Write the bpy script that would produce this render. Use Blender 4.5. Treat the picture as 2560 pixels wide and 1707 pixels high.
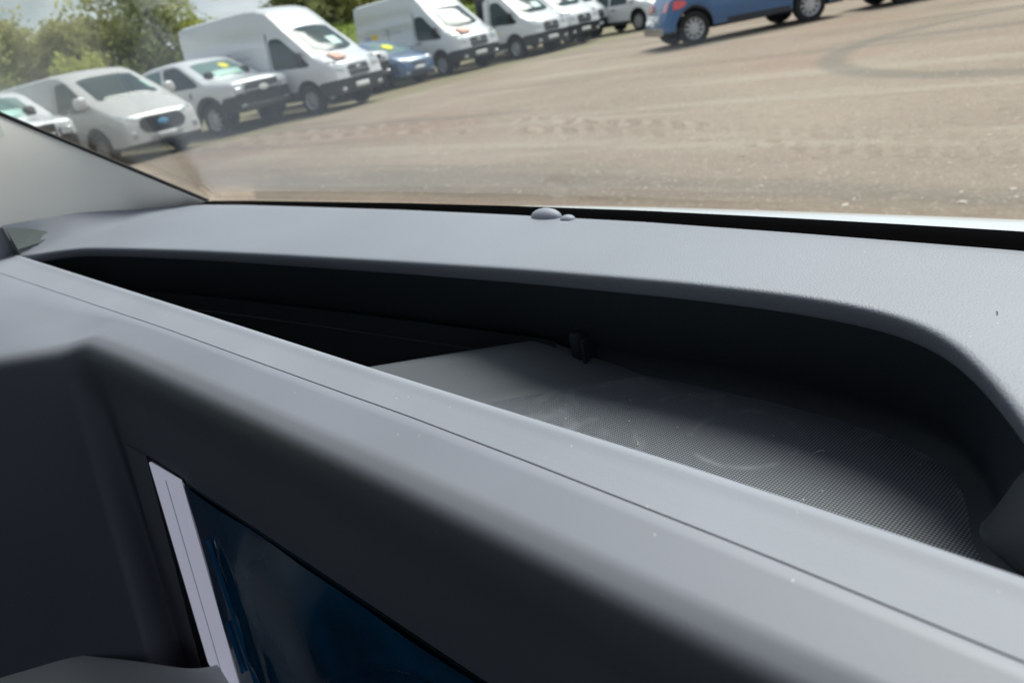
import bpy, bmesh, math, random
import numpy as np
from mathutils import Vector, Matrix
random.seed(7); rng = np.random.default_rng(7)
for o in list(bpy.data.objects): bpy.data.objects.remove(o)
S = bpy.context.scene
COL = S.collection
EYE = 1.28                       # height of the camera above the gravel

# ------------------------------------------------------------------ camera
cam = bpy.data.cameras.new('camera'); co = bpy.data.objects.new('camera', cam); COL.objects.link(co)
cx = Vector((0.70649509, 0.68405752, -0.18146625)); cy = Vector((-0.14796747, 0.39351703, 0.90733124)); cz = Vector((0.69207682, -0.61417396, 0.3792361))
m = Matrix((cx, cy, cz)).transposed().to_4x4(); m.translation = (0, 0, EYE); co.matrix_world = m
cam.lens = 27.0; cam.sensor_width = 36; cam.clip_start = 0.02; cam.clip_end = 2000
cam.dof.use_dof = True; cam.dof.focus_distance = 0.50; cam.dof.aperture_fstop = 10.5
S.camera = co

# ------------------------------------------------------------------ sky and sun
SUN_EL, SUN_AZ = 56.0, -4.0      # azimuth from +Y, negative = to the left
W = bpy.data.worlds.new('World'); S.world = W; W.use_nodes = True
nt = W.node_tree; nt.nodes.clear(); N = nt.nodes.new; L = nt.links.new
sky = N('ShaderNodeTexSky'); sky.sky_type = 'NISHITA'; sky.sun_disc = False
sky.sun_elevation = math.radians(SUN_EL); sky.sun_rotation = math.radians(SUN_AZ); sky.dust_density = 1.5
b1 = N('ShaderNodeBackground'); b1.inputs[1].default_value = 0.07; L(sky.outputs[0], b1.inputs[0])
tc = N('ShaderNodeTexCoord'); mp = N('ShaderNodeMapping'); mp.inputs['Scale'].default_value = (1, 1, 2.6); L(tc.outputs['Generated'], mp.inputs[0])
nz = N('ShaderNodeTexNoise'); nz.inputs['Scale'].default_value = 3.2; nz.inputs['Detail'].default_value = 7; nz.inputs['Roughness'].default_value = .55; L(mp.outputs[0], nz.inputs[0])
cr = N('ShaderNodeValToRGB'); cr.color_ramp.elements[0].position = .36; cr.color_ramp.elements[1].position = .60; L(nz.outputs[0], cr.inputs[0])
nz2 = N('ShaderNodeTexNoise'); nz2.inputs['Scale'].default_value = 5; nz2.inputs['Detail'].default_value = 5; L(mp.outputs[0], nz2.inputs[0])
cr2 = N('ShaderNodeValToRGB'); cr2.color_ramp.elements[0].color = (.38, .42, .48, 1); cr2.color_ramp.elements[1].color = (.70, .72, .75, 1)
cr2.color_ramp.elements[0].position = .35; cr2.color_ramp.elements[1].position = .62; L(nz2.outputs[0], cr2.inputs[0])
b2 = N('ShaderNodeBackground'); b2.inputs[1].default_value = 1.0; L(cr2.outputs[0], b2.inputs[0])
mx = N('ShaderNodeMixShader'); L(cr.outputs[0], mx.inputs[0]); L(b1.outputs[0], mx.inputs[1]); L(b2.outputs[0], mx.inputs[2])
wo = N('ShaderNodeOutputWorld'); L(mx.outputs[0], wo.inputs[0])
sl = bpy.data.lights.new('sun', 'SUN'); sl.energy = 3.1; sl.angle = math.radians(30); sl.color = (1, .96, .9)
so = bpy.data.objects.new('sun', sl); COL.objects.link(so)
az, el = math.radians(SUN_AZ), math.radians(SUN_EL)
sdir = Vector((math.sin(az) * math.cos(el), math.cos(az) * math.cos(el), math.sin(el)))
so.rotation_euler = sdir.to_track_quat('Z', 'Y').to_euler()
S.view_settings.view_transform = 'Standard'; S.view_settings.look = 'None'; S.view_settings.gamma = 1
S.view_settings.use_curve_mapping = False; S.view_settings.exposure = 0.76

# ------------------------------------------------------------------ helpers
def link(o, parent=None):
    COL.objects.link(o)
    if parent is not None: o.parent = parent
    return o
def tag(o, label=None, cat=None, group=None, kind=None):
    if label: o['label'] = label
    if cat: o['category'] = cat
    if group: o['group'] = group
    if kind: o['kind'] = kind
    return o
def empty(name, loc=(0, 0, 0), rz=0):
    o = bpy.data.objects.new(name, None); o.location = loc; o.rotation_euler = (0, 0, rz); return link(o)
def mesh(name, V, F, mat, parent=None, smooth=None):
    me = bpy.data.meshes.new(name); me.from_pydata([tuple(v) for v in V], [], [tuple(f) for f in F])
    me.materials.append(mat)
    bm = bmesh.new(); bm.from_mesh(me); bmesh.ops.recalc_face_normals(bm, faces=bm.faces)
    if smooth is not None:
        a = math.radians(smooth)
        for f in bm.faces: f.smooth = True
        for e in bm.edges:
            e.smooth = len(e.link_faces) == 2 and e.calc_face_angle(0) < a
    bm.to_mesh(me); bm.free()
    o = bpy.data.objects.new(name, me); return link(o, parent)
def bmobj(name, bm, mat, parent=None, smooth=None):
    bm.verts.ensure_lookup_table(); bm.verts.index_update()
    V = [v.co[:] for v in bm.verts]; F = [[v.index for v in f.verts] for f in bm.faces]; bm.free()
    return mesh(name, V, F, mat, parent, smooth)
def box_bm(bm, x0, x1, y0, y1, z0, z1, bev=0):
    r = bmesh.ops.create_cube(bm, size=1)
    for v in r['verts']:
        v.co = Vector(((x0 + x1) / 2 + v.co.x * (x1 - x0), (y0 + y1) / 2 + v.co.y * (y1 - y0), (z0 + z1) / 2 + v.co.z * (z1 - z0)))
    if bev:
        es = list({e for v in r['verts'] for e in v.link_edges})
        bmesh.ops.bevel(bm, geom=es, offset=bev, segments=3, affect='EDGES', profile=.5)
def box(name, x0, x1, y0, y1, z0, z1, mat, parent=None, bev=0):
    bm = bmesh.new(); box_bm(bm, x0, x1, y0, y1, z0, z1, bev); return bmobj(name, bm, mat, parent, 40)
def grid_mesh(name, rows, mat, parent=None, smooth=60, closed=False):
    """rows: list of equally long lists of points"""
    n = len(rows[0]); V = [p for r in rows for p in r]; F = []
    for i in range(len(rows) - 1):
        for j in range(n if closed else n - 1):
            k = (j + 1) % n
            F.append((i * n + j, i * n + k, (i + 1) * n + k, (i + 1) * n + j))
    return mesh(name, V, F, mat, parent, smooth)
def lathe_bm(bm, prof, n, cx=0, cy=0, cz=0, axis='y', cap=False):
    rings = []
    for (r, a) in prof:
        ring = []
        for i in range(n):
            t = 2 * math.pi * i / n
            if axis == 'y': p = (cx + r * math.cos(t), cy + a, cz + r * math.sin(t))
            else: p = (cx + r * math.cos(t), cy + r * math.sin(t), cz + a)
            ring.append(bm.verts.new(p))
        rings.append(ring)
    for a, b in zip(rings, rings[1:]):
        for i in range(n): bm.faces.new((a[i], a[(i + 1) % n], b[(i + 1) % n], b[i]))
    if cap: bm.faces.new(rings[-1])

# ------------------------------------------------------------------ materials
def pmat(name, col, rough=.5, spec=.5, metal=0, coat=0, bump=None, noise=None, ior=1.5, sheen=0):
    """bump=(scale, strength, distance); noise=(scale, amount) value variation of the base colour"""
    mt = bpy.data.materials.new(name); mt.use_nodes = True; t = mt.node_tree; b = t.nodes['Principled BSDF']
    b.inputs['Base Color'].default_value = (*col, 1); b.inputs['Roughness'].default_value = rough
    b.inputs['Specular IOR Level'].default_value = spec; b.inputs['Metallic'].default_value = metal
    b.inputs['Coat Weight'].default_value = coat; b.inputs['IOR'].default_value = ior
    tc = t.nodes.new('ShaderNodeTexCoord')
    if noise:
        nz = t.nodes.new('ShaderNodeTexNoise'); nz.inputs['Scale'].default_value = noise[0]; nz.inputs['Detail'].default_value = 6
        t.links.new(tc.outputs['Object'], nz.inputs[0])
        mr = t.nodes.new('ShaderNodeMapRange'); mr.inputs[1].default_value = .3; mr.inputs[2].default_value = .7
        mr.inputs[3].default_value = 1 - noise[1]; mr.inputs[4].default_value = 1 + noise[1]; t.links.new(nz.outputs[0], mr.inputs[0])
        mm = t.nodes.new('ShaderNodeMix'); mm.data_type = 'RGBA'; mm.blend_type = 'MULTIPLY'; mm.inputs[0].default_value = 1
        mm.inputs['A'].default_value = (*col, 1); t.links.new(mr.outputs[0], mm.inputs['B']); t.links.new(mm.outputs['Result'], b.inputs['Base Color'])
    if bump:
        nb = t.nodes.new('ShaderNodeTexNoise'); nb.inputs['Scale'].default_value = bump[0]; nb.inputs['Detail'].default_value = 2
        t.links.new(tc.outputs['Object'], nb.inputs[0])
        bp = t.nodes.new('ShaderNodeBump'); bp.inputs['Strength'].default_value = bump[1]; bp.inputs['Distance'].default_value = bump[2]
        t.links.new(nb.outputs[0], bp.inputs['Height']); t.links.new(bp.outputs[0], b.inputs['Normal'])
    return mt
def dust(mt, scale=900, thr=.74, col=(.5, .5, .5)):
    scale *= 1.7
    """sparse specks of dust lying on the plastic"""
    t = mt.node_tree; b = t.nodes['Principled BSDF']
    tc = t.nodes.new('ShaderNodeTexCoord'); v = t.nodes.new('ShaderNodeTexVoronoi'); v.inputs['Scale'].default_value = scale
    t.links.new(tc.outputs['Object'], v.inputs[0])
    a = t.nodes.new('ShaderNodeMath'); a.operation = 'LESS_THAN'; a.inputs[1].default_value = .16; t.links.new(v.outputs['Distance'], a.inputs[0])
    s = t.nodes.new('ShaderNodeSeparateColor'); t.links.new(v.outputs['Color'], s.inputs[0])
    g = t.nodes.new('ShaderNodeMath'); g.operation = 'GREATER_THAN'; g.inputs[1].default_value = thr; t.links.new(s.outputs[0], g.inputs[0])
    p = t.nodes.new('ShaderNodeMath'); p.operation = 'MULTIPLY'; t.links.new(a.outputs[0], p.inputs[0]); t.links.new(g.outputs[0], p.inputs[1])
    mm = t.nodes.new('ShaderNodeMix'); mm.data_type = 'RGBA'; t.links.new(p.outputs[0], mm.inputs[0])
    src = b.inputs['Base Color'].links
    if src: t.links.new(src[0].from_socket, mm.inputs['A'])
    else: mm.inputs['A'].default_value = b.inputs['Base Color'].default_value
    mm.inputs['B'].default_value = (*col, 1); t.links.new(mm.outputs['Result'], b.inputs['Base Color'])
    return mt
def glassmat(name, tint=(.93, .96, .95)):
    mt = bpy.data.materials.new(name); mt.use_nodes = True; t = mt.node_tree; t.nodes.clear()
    tr = t.nodes.new('ShaderNodeBsdfTransparent'); tr.inputs[0].default_value = (*tint, 1)
    gl = t.nodes.new('ShaderNodeBsdfGlossy'); gl.inputs['Roughness'].default_value = 0.0
    lw = t.nodes.new('ShaderNodeLayerWeight'); lw.inputs[0].default_value = .5
    pw = t.nodes.new('ShaderNodeMath'); pw.operation = 'POWER'; pw.inputs[1].default_value = 5; t.links.new(lw.outputs['Facing'], pw.inputs[0])
    ma = t.nodes.new('ShaderNodeMath'); ma.operation = 'MULTIPLY_ADD'; ma.inputs[1].default_value = .96; ma.inputs[2].default_value = .04; t.links.new(pw.outputs[0], ma.inputs[0])
    mxs = t.nodes.new('ShaderNodeMixShader'); t.links.new(ma.outputs[0], mxs.inputs[0]); t.links.new(tr.outputs[0], mxs.inputs[1]); t.links.new(gl.outputs[0], mxs.inputs[2])
    o = t.nodes.new('ShaderNodeOutputMaterial'); t.links.new(mxs.outputs[0], o.inputs[0]); return mt

M = {}
M['dash'] = dust(pmat('dash_plastic', (.195, .207, .248), .55, .5, bump=(760, .48, .0008), noise=(5, .08), ior=1.75), 260, .990, (.6, .6, .6))
M['strip'] = dust(pmat('grained_plastic', (.295, .311, .365), .60, .5, bump=(1000, .2, .0004), noise=(9, .06), ior=1.55), 260, .990, (.7, .7, .7))
M['fascia'] = dust(pmat('fascia_plastic', (.243, .254, .306), .52, .5, bump=(1800, .14, .0003), noise=(6, .06), ior=1.6), 220, .993, (.6, .6, .6))
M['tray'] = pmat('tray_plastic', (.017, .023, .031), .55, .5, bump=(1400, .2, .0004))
M['black'] = pmat('black_plastic', (.012, .013, .015), .45, .5)
M['rubber'] = pmat('black_rubber', (.015, .015, .016), .7, .3)
M['trim'] = pmat('pillar_trim', (.88, .85, .79), .8, .2, bump=(900, .2, .0004), noise=(4, .04))
M['liner'] = pmat('headliner_fabric', (.07, .07, .07), .95, .1)
M['dark'] = pmat('dark_fabric', (.025, .025, .028), .95, .1)
M['slab'] = pmat('surround_plastic', (.30, .30, .34), .4, .5)
M['bezel'] = pmat('satin_bezel_glow', (.85, .85, .90), .42, .5, bump=(300, .05, .0005))
M['vent'] = pmat('vent_plastic', (.12, .14, .14), .6, .4)
M['white'] = pmat('white_paint', (.70, .715, .73), .28, .5, coat=.6, noise=(1.5, .02))
M['glass'] = glassmat('windscreen_glass')

# ground ---------------------------------------------------------------
def ground_mat():
    mt = bpy.data.materials.new('gravel_surface'); mt.use_nodes = True; t = mt.node_tree; b = t.nodes['Principled BSDF']
    nn = t.nodes.new; lk = t.links.new
    b.inputs['Roughness'].default_value = .95; b.inputs['Specular IOR Level'].default_value = .15
    geo = nn('ShaderNodeNewGeometry')
    def noise(scale, det, rot=None, sc=(1, 1, 1), rough=.55):
        mp = nn('ShaderNodeMapping'); mp.inputs['Scale'].default_value = sc
        if rot is not None: mp.inputs['Rotation'].default_value = (0, 0, rot); mp.vector_type = 'POINT'
        lk(geo.outputs['Position'], mp.inputs[0]); n = nn('ShaderNodeTexNoise'); n.inputs['Scale'].default_value = scale
        n.inputs['Detail'].default_value = det; n.inputs['Roughness'].default_value = rough; lk(mp.outputs[0], n.inputs[0]); return n.outputs[0]
    def ramp(s, p0, p1, c0, c1):
        r = nn('ShaderNodeValToRGB'); r.color_ramp.elements[0].position = p0; r.color_ramp.elements[1].position = p1
        r.color_ramp.elements[0].color = (*c0, 1); r.color_ramp.elements[1].color = (*c1, 1); lk(s, r.inputs[0]); return r.outputs[0]
    def mixc(f, a, c, mode='MIX'):
        x = nn('ShaderNodeMix'); x.data_type = 'RGBA'; x.blend_type = mode
        if isinstance(f, float): x.inputs[0].default_value = f
        else: lk(f, x.inputs[0])
        for k, s in (('A', a), ('B', c)):
            if isinstance(s, tuple): x.inputs[k].default_value = (*s, 1)
            else: lk(s, x.inputs[k])
        return x.outputs['Result']
    def mth(op, a, c=None, d=None):
        x = nn('ShaderNodeMath'); x.operation = op
        for i, s in enumerate((a, c, d)):
            if s is None: continue
            if isinstance(s, (int, float)): x.inputs[i].default_value = s
            else: lk(s, x.inputs[i])
        return x.outputs[0]
    def rng_(s, a0, a1, b0, b1, smooth=True):
        x = nn('ShaderNodeMapRange'); x.interpolation_type = 'SMOOTHSTEP' if smooth else 'LINEAR'
        for i, v in enumerate((a0, a1, b0, b1)): x.inputs[i + 1].default_value = v
        lk(s, x.inputs[0]); return x.outputs[0]
    fine = noise(60, 3, rough=.8); base = ramp(noise(.35, 8), .35, .65, (.258, .200, .152), (.345, .274, .212))
    red = rng_(noise(.22, 5), .50, .68, 0, .75); base = mixc(red, base, (.280, .180, .135))
    # long streaks left by tyres, running across the view
    st = noise(.9, 6, rot=math.radians(-42), sc=(.10, 1.0, 1), rough=.6)
    base = mixc(rng_(st, .48, .34, 0, .75), base, (.165, .138, .108))
    base = mixc(rng_(st, .55, .66, 0, .6), base, (.40, .345, .275))
    mid = noise(7, 5, rough=.75); base = mixc(rng_(mid, .53, .68, 0, .45), base, (.40, .325, .25)); base = mixc(rng_(mid, .47, .33, 0, .55), base, (.175, .135, .104))
    base = mixc(rng_(fine, .52, .70, 0, .6), base, (.40, .345, .28)); base = mixc(rng_(fine, .48, .32, 0, .6), base, (.12, .10, .08))
    # speckle of small stones
    sp = noise(22, 4, rough=.7); base = mixc(rng_(sp, .55, .72, 0, .55), base, (.48, .41, .33)); base = mixc(rng_(sp, .45, .30, 0, .5), base, (.14, .115, .09))
    vo = nn('ShaderNodeTexVoronoi'); vo.inputs['Scale'].default_value = 30; lk(geo.outputs['Position'], vo.inputs[0])
    sepc = nn('ShaderNodeSeparateColor'); lk(vo.outputs['Color'], sepc.inputs[0])
    stn = mth('MULTIPLY', mth('LESS_THAN', vo.outputs['Distance'], .32), mth('GREATER_THAN', sepc.outputs[0], .86)); base = mixc(mth('MULTIPLY', stn, .6), base, (.46, .42, .36))
    sx = nn('ShaderNodeSeparateXYZ'); lk(geo.outputs['Position'], sx.inputs[0]); X, Y = sx.outputs[0], sx.outputs[1]
    # cleat prints of a tracked machine: axis from (-13, 8.1) to (0, 5.2)
    azm = mth('ARCTAN2', mth('MULTIPLY', X, -1.0), Y); rad = mth('SQRT', mth('ADD', mth('POWER', X, 2), mth('POWER', Y, 2)))
    tq = mth('MAXIMUM', mth('DIVIDE', mth('ADD', azm, -.21), .785), 0.0); r0 = mth('MULTIPLY_ADD', mth('POWER', tq, 2), 8.7, 5.9)
    pe = mth('DIVIDE', mth('SUBTRACT', rad, r0), mth('MULTIPLY', r0, .14))
    wob = rng_(noise(.5, 2), .3, .7, -.15, .15, False); pe = mth('ADD', pe, wob)
    def band(c, w): return rng_(mth('ABSOLUTE', mth('SUBTRACT', pe, c)), w, w * .75, 0, 1)
    cell = mth('ABSOLUTE', mth('SUBTRACT', mth('FRACT', mth('ADD', mth('DIVIDE', azm, .0272), rng_(noise(2.5, 2), .3, .7, -.25, .25, False))), .5))
    dark_ = rng_(cell, .34, .24, 0, 1); both = mth('MAXIMUM', band(.30, .24), band(-.33, .24))
    pat = mth('MULTIPLY', rng_(azm, .25, .75, .45, 1.6), mth('MULTIPLY', rng_(noise(.7, 3), .42, .58, .15, 1), rng_(noise(9, 3), .40, .56, .15, 1)))
    base = mixc(mth('MULTIPLY', mth('MULTIPLY', mth('MULTIPLY', dark_, both), pat), .42), base, (.165, .112, .085))
    base = mixc(mth('MULTIPLY', mth('MULTIPLY', mth('MULTIPLY', mth('SUBTRACT', 1.0, dark_), both), pat), .32), base, (.42, .35, .28))
    # turning ring of a wheel
    rr = mth('SQRT', mth('ADD', mth('POWER', mth('ADD', X, 1.2), 2), mth('POWER', mth('ADD', Y, -12.2), 2)))
    ring = rng_(mth('ABSOLUTE', mth('SUBTRACT', rr, 3.75)), .30, .08, 0, .55); base = mixc(ring, base, (.15, .14, .115))
    # thin light wheel line close by
    ln = mth('ABSOLUTE', mth('ADD', mth('SUBTRACT', mth('MULTIPLY', X, .50), Y), 4.25)); base = mixc(rng_(ln, .035, .012, 0, .6), base, (.42, .39, .34))
    # weeds and moss under the parked row
    g = mth('ADD', mth('MULTIPLY', X, -1), mth('MULTIPLY', rng_(noise(.5, 5), .3, .7, -1.2, 1.2, False), 1.0))
    base = mixc(rng_(g, 16.6, 18.2, 0, .60), base, (.20, .195, .10))
    hs = nn('ShaderNodeHueSaturation'); hs.inputs['Saturation'].default_value = 1.0; lk(base, hs.inputs['Color'])
    lk(hs.outputs[0], b.inputs['Base Color'])
    bp = nn('ShaderNodeBump'); bp.inputs['Strength'].default_value = .6; bp.inputs['Distance'].default_value = .03
    lk(mth('ADD', noise(14, 6, rough=.7), mth('MULTIPLY', stn, .3)), bp.inputs['Height']); lk(bp.outputs[0], b.inputs['Normal'])
    return mt
M['ground'] = ground_mat()
g = mesh('ground', [(-27.5, -400, 0), (900, -400, 0), (900, 900, 0), (-27.5, 900, 0)], [(0, 1, 2, 3)], M['ground']); tag(g, kind='structure')

def grass_mat():
    mt = pmat('grass_surface', (.20, .25, .06), .95, .1, noise=(.6, .35), bump=(12, .8, .05)); return mt
M['grass'] = grass_mat()
M['blade'] = pmat('grass_blades', (.24, .31, .07), .9, .1, noise=(2, .3))
def bank_z(x, y):
    a = -27.5 - x
    if a <= 0: return 0.0
    t = min(1, a / 8.5); t = t * t * (3 - 2 * t); hb = 1.25 + 1.15 / (1 + math.exp(-(y - 14.2) / 1.3)); z = hb * t + max(0, a - 8.5) * .05
    return z + .22 * math.sin(y * .23 + 1) * t + .1 * math.sin(y * .9 + x * .4) * t
xs = [-27.5 - i * 1.1 for i in range(14)] + [-46, -55, -70, -100, -160, -300]
ys = [-400, -200, -100, -60] + [-40 + 2.2 * i for i in range(62)] + [120, 200, 400, 900]
rows = [[(x, y, bank_z(x, y) if x > -75 else bank_z(-75, y) + (-75 - x) * .02) for y in ys] for x in xs]
b = grid_mesh('grass_bank', rows, M['grass'], None, 80); tag(b, kind='structure')
# tufts on the bank
V = []; F = []
for i in range(26000):
    x = -27.2 - abs(rng.normal(0, 4.8)); y = rng.uniform(2, 45); z = bank_z(x, y); a = rng.uniform(0, 6.28); h = rng.uniform(.08, .30); w = .03
    dx, dy = math.cos(a) * w, math.sin(a) * w; k = len(V); lx, ly = rng.normal(0, .07, 2)
    V += [(x - dx, y - dy, z - .02), (x + dx, y + dy, z - .02), (x + lx, y + ly, z + h)]; F.append((k, k + 1, k + 2))
gb = mesh('grass', V, F, M['blade']); tag(gb, 'rough green grass covering the bank behind the parked vehicles', 'grass', kind='stuff')

# loose stones on the yard
M['stone'] = pmat('pale_stone', (.55, .49, .41), .9, .2, noise=(3, .35))
ico = bmesh.new(); bmesh.ops.create_icosphere(ico, subdivisions=1, radius=1); iv = np.array([v.co[:] for v in ico.verts]); ifc = np.array([[v.index for v in f.verts] for f in ico.faces]); ico.free()
V = []; F = []
nst = 3000
for i in range(nst):
    d = 2.6 + 14 * rng.random() ** 1.3; az_ = math.radians(rng.uniform(-86, 22)); x, y = math.sin(az_) * d, math.cos(az_) * d
    s = rng.uniform(.005, .013) * (1 + .7 * (rng.random() < .05)); sc = np.array([s * rng.uniform(.8, 1.4), s * rng.uniform(.8, 1.4), s * rng.uniform(.25, .5)])
    P = iv * sc * (1 + rng.normal(0, .12, (len(iv), 1))) + [x, y, s * .12]
    F.append(ifc + len(V) * len(iv)); V.append(P)
V = np.concatenate(V); F = np.concatenate(F)
st = mesh('loose_stones', V, F, M['stone'], None, None); tag(st, 'small pale stones scattered loosely over the gravel yard', 'stones', kind='stuff')

# ------------------------------------------------------------------ trees
M['bark'] = pmat('bark', (.10, .085, .06), .95, .1, bump=(20, .6, .03), noise=(4, .3))
def leafmat(name, c):
    mt = bpy.data.materials.new(name); mt.use_nodes = True; t = mt.node_tree; b = t.nodes['Principled BSDF']
    b.inputs['Roughness'].default_value = .75; b.inputs['Specular IOR Level'].default_value = .2
    g = t.nodes.new('ShaderNodeNewGeometry'); r = t.nodes.new('ShaderNodeValToRGB'); e = r.color_ramp.elements
    e[0].color = (c[0] * .85, c[1] * .86, c[2] * .85, 1); e[1].color = (c[0] * 1.35, c[1] * 1.32, c[2] * 1.25, 1)
    t.links.new(g.outputs['Random Per Island'], r.inputs[0])
    t.links.new(r.outputs[0], b.inputs['Base Color'])
    tr = t.nodes.new('ShaderNodeBsdfTranslucent'); t.links.new(r.outputs[0], tr.inputs[0])
    mxs = t.nodes.new('ShaderNodeMixShader'); mxs.inputs[0].default_value = .5; t.links.new(b.outputs[0], mxs.inputs[1]); t.links.new(tr.outputs[0], mxs.inputs[2])
    t.links.new(mxs.outputs[0], t.nodes['Material Output'].inputs[0]); return mt
LM = [leafmat('leaf_olive', (.42, .42, .19)), leafmat('leaf_fresh', (.46, .48, .17)), leafmat('leaf_dark', (.31, .33, .16)), leafmat('leaf_blossom', (.52, .54, .36))]
def limb(bm, pts, rad, n=7):
    rings = []
    for i, p in enumerate(pts):
        d = (Vector(pts[min(i + 1, len(pts) - 1)]) - Vector(pts[max(i - 1, 0)])).normalized(); q = d.to_track_quat('Z', 'Y')
        rings.append([bm.verts.new(Vector(p) + q @ Vector((math.cos(6.2832 * k / n) * rad[i], math.sin(6.2832 * k / n) * rad[i], 0))) for k in range(n)])
    for a, c in zip(rings, rings[1:]):
        for k in range(n): bm.faces.new((a[k], a[(k + 1) % n], c[(k + 1) % n], c[k]))
def tree(x, y, H, Wd, leaves, lm, label, cat='tree', trunk_h=.25, dens=1.0, lsize=.13, seed=0, group=None, name='tree', lean=0):
    rg = np.random.default_rng(seed + 50); z0 = bank_z(x, y) - .15
    root = empty(name, (x, y, z0)); tag(root, label, cat, group)
    bm = bmesh.new(); tips = []
    top = Vector((lean * .6, lean, H * .82)); tp = [Vector((0, 0, 0))]
    for i in range(1, 6):
        f = i / 5; tp.append(Vector((top.x * f + rg.normal(0, .05) * H * .15, top.y * f + rg.normal(0, .05) * H * .15, H * .82 * f)))
    r0 = .035 * H * .8; limb(bm, tp, [r0 * (1.15 - .95 * i / 5) for i in range(6)])
    nb = int(13 * dens) + 6
    for k in range(nb):
        f = trunk_h + (1 - trunk_h) * (k + rg.random()) / nb; i = min(4, int(f * 5)); b0 = tp[i].lerp(tp[i + 1], f * 5 - i) if f < 1 else tp[5]
        a = k * 2.4 + rg.normal(0, .3); ln = Wd * (.55 + .5 * rg.random()) * math.sin(min(1, (1.12 - f) * 1.7) * 1.57) ; up = (.25 + .8 * f) * ln * .7
        mid = b0 + Vector((math.cos(a) * ln * .5, math.sin(a) * ln * .5, up * .65)); end = b0 + Vector((math.cos(a) * ln, math.sin(a) * ln, up))
        rr = r0 * .42 * (1.1 - f * .7); limb(bm, [b0, mid, end], [rr, rr * .6, rr * .25], 5)
        tips += [(mid, .5), (end, 1.0), (mid.lerp(end, .5), .8), (b0.lerp(mid, .6), .4)]
        for s in range(2):
            e2 = mid.lerp(end, rg.random()) + Vector(rg.normal(0, .28, 3)) * ln * .6; limb(bm, [mid, e2], [rr * .45, rr * .15], 4); tips.append((e2, .9))
    bmobj('trunk', bm, M['bark'], root, 60)
    n = leaves; ti = rg.integers(0, len(tips), n); c = np.array([tips[i][0][:] for i in ti]); sz = np.array([.22 + .13 * tips[i][1] for i in ti])
    # sub-clumps about each tip
    sub = rg.normal(0, 1, (len(tips), 6, 3)); c = c + sub[ti, rg.integers(0, 6, n)] * (sz * Wd * .55)[:, None]
    P = c + rg.normal(0, 1, (n, 3)) * (.085 * Wd); P[:, 2] = np.maximum(P[:, 2], .1)
    a = rg.normal(0, 1, (n, 3)); a /= np.linalg.norm(a, axis=1)[:, None]; b_ = np.cross(a, rg.normal(0, 1, (n, 3))); b_ /= np.linalg.norm(b_, axis=1)[:, None]
    s = (lsize * rg.uniform(.6, 1.3, n))[:, None]; V = np.stack([P - a * s, P - b_ * s * .55, P + a * s, P + b_ * s * .55], 1).reshape(-1, 3)
    me = bpy.data.meshes.new('crown'); me.from_pydata(V.tolist(), [], np.arange(4 * n).reshape(-1, 4).tolist()); me.materials.append(LM[lm])
    link(bpy.data.objects.new('crown', me), root); return root

TREES = [  # x, y, height, half width, leaves, material, trunk_h, label, lean
    (-37.5, 9.2, 3.5, 2.0, 16000, 0, .05, 1.3, 'tall dense olive green bush behind the pickup cut off by the pillar', 'bush', 0),
    (-36.6, 12.0, 3.0, 1.9, 16000, 0, .05, 1.3, 'rounded olive bush between the tallest bush and the airy tree', 'bush', 0),
    (-33.6, 10.6, 1.5, 1.3, 9000, 1, .02, 1.2, 'low bright yellow green shrub in front of the olive bushes', 'shrub', 0),
    (-36.6, 14.1, 1.7, 1.5, 9000, 2, .05, 1.1, 'small dark shrub between the olive bushes and the airy tree', 'shrub', 0),
    (-36.9, 15.9, 5.6, 2.3, 7500, 3, .34, .9, 'open airy tree with pale leaves and a bare trunk against the sky', 'tree', -.6),
    (-36.0, 17.0, 1.3, 1.3, 8000, 1, .02, 1.2, 'low green bush at the foot of the airy tree', 'bush', 0),
    (-40.5, 15.2, 2.6, 1.8, 8000, 0, .05, 1.1, 'olive bush behind the foot of the airy tree', 'bush', 0),
    (-39.6, 25.0, 2.9, 1.8, 12000, 2, .12, 1.1, 'dark leaved tree above the cab of the larger high roofed van', 'tree', 0),
    (-38.8, 27.6, 2.6, 2.0, 14000, 0, .05, 1.3, 'broad olive tree in the hedge between the two high roofed vans', 'tree', 0),
    (-38.2, 31.2, 2.6, 2.2, 14000, 2, .05, 1.3, 'dense green tree behind the farther high roofed van', 'tree', 0),
    (-37.6, 35.5, 2.6, 2.2, 12000, 0, .05, 1.3, 'olive tree in the hedge behind the white chassis cabs', 'tree', 0),
]
for i, (x, y, H, wd, n, lm, th, de, lab, cat, lean) in enumerate(TREES):
    nm = {'bush': 'bush', 'shrub': 'shrub', 'tree': 'tree'}[cat]
    tree(x, y, H, wd, n, lm, lab, cat, th, de, .11 if lm != 3 else .10, i * 11, name=nm, lean=lean)

# ------------------------------------------------------------------ vehicles
def vglass(name, c): return pmat(name, c, .09, .22)
M['carglass'] = vglass('tinted_car_glass', (.055, .08, .085)); M['carglass_teal'] = vglass('green_car_glass', (.16, .25, .24))
M['sheet'] = pmat('pale_green_sheet', (.42, .66, .58), .4, .5)
M['clad'] = pmat('grey_black_cladding', (.035, .038, .042), .6, .4, noise=(6, .15)); M['under'] = pmat('underbody', (.02, .02, .02), .9, .1)
M['tyre'] = pmat('tyre_rubber', (.028, .028, .028), .85, .2); M['alloy'] = pmat('silver_alloy', (.50, .51, .53), .35, .5, metal=.4)
M['steel'] = pmat('white_steel_wheel', (.50, .52, .54), .5, .5); M['lens'] = pmat('lamp_lens', (.50, .53, .56), .12, .8, coat=1, noise=(14, .5))
M['silverp'] = pmat('warm_white_paint', (.60, .59, .57), .28, .5, coat=.6); M['bluep'] = pmat('blue_metallic_paint', (.035, .115, .27), .3, .5, metal=.2, coat=.8)
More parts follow.
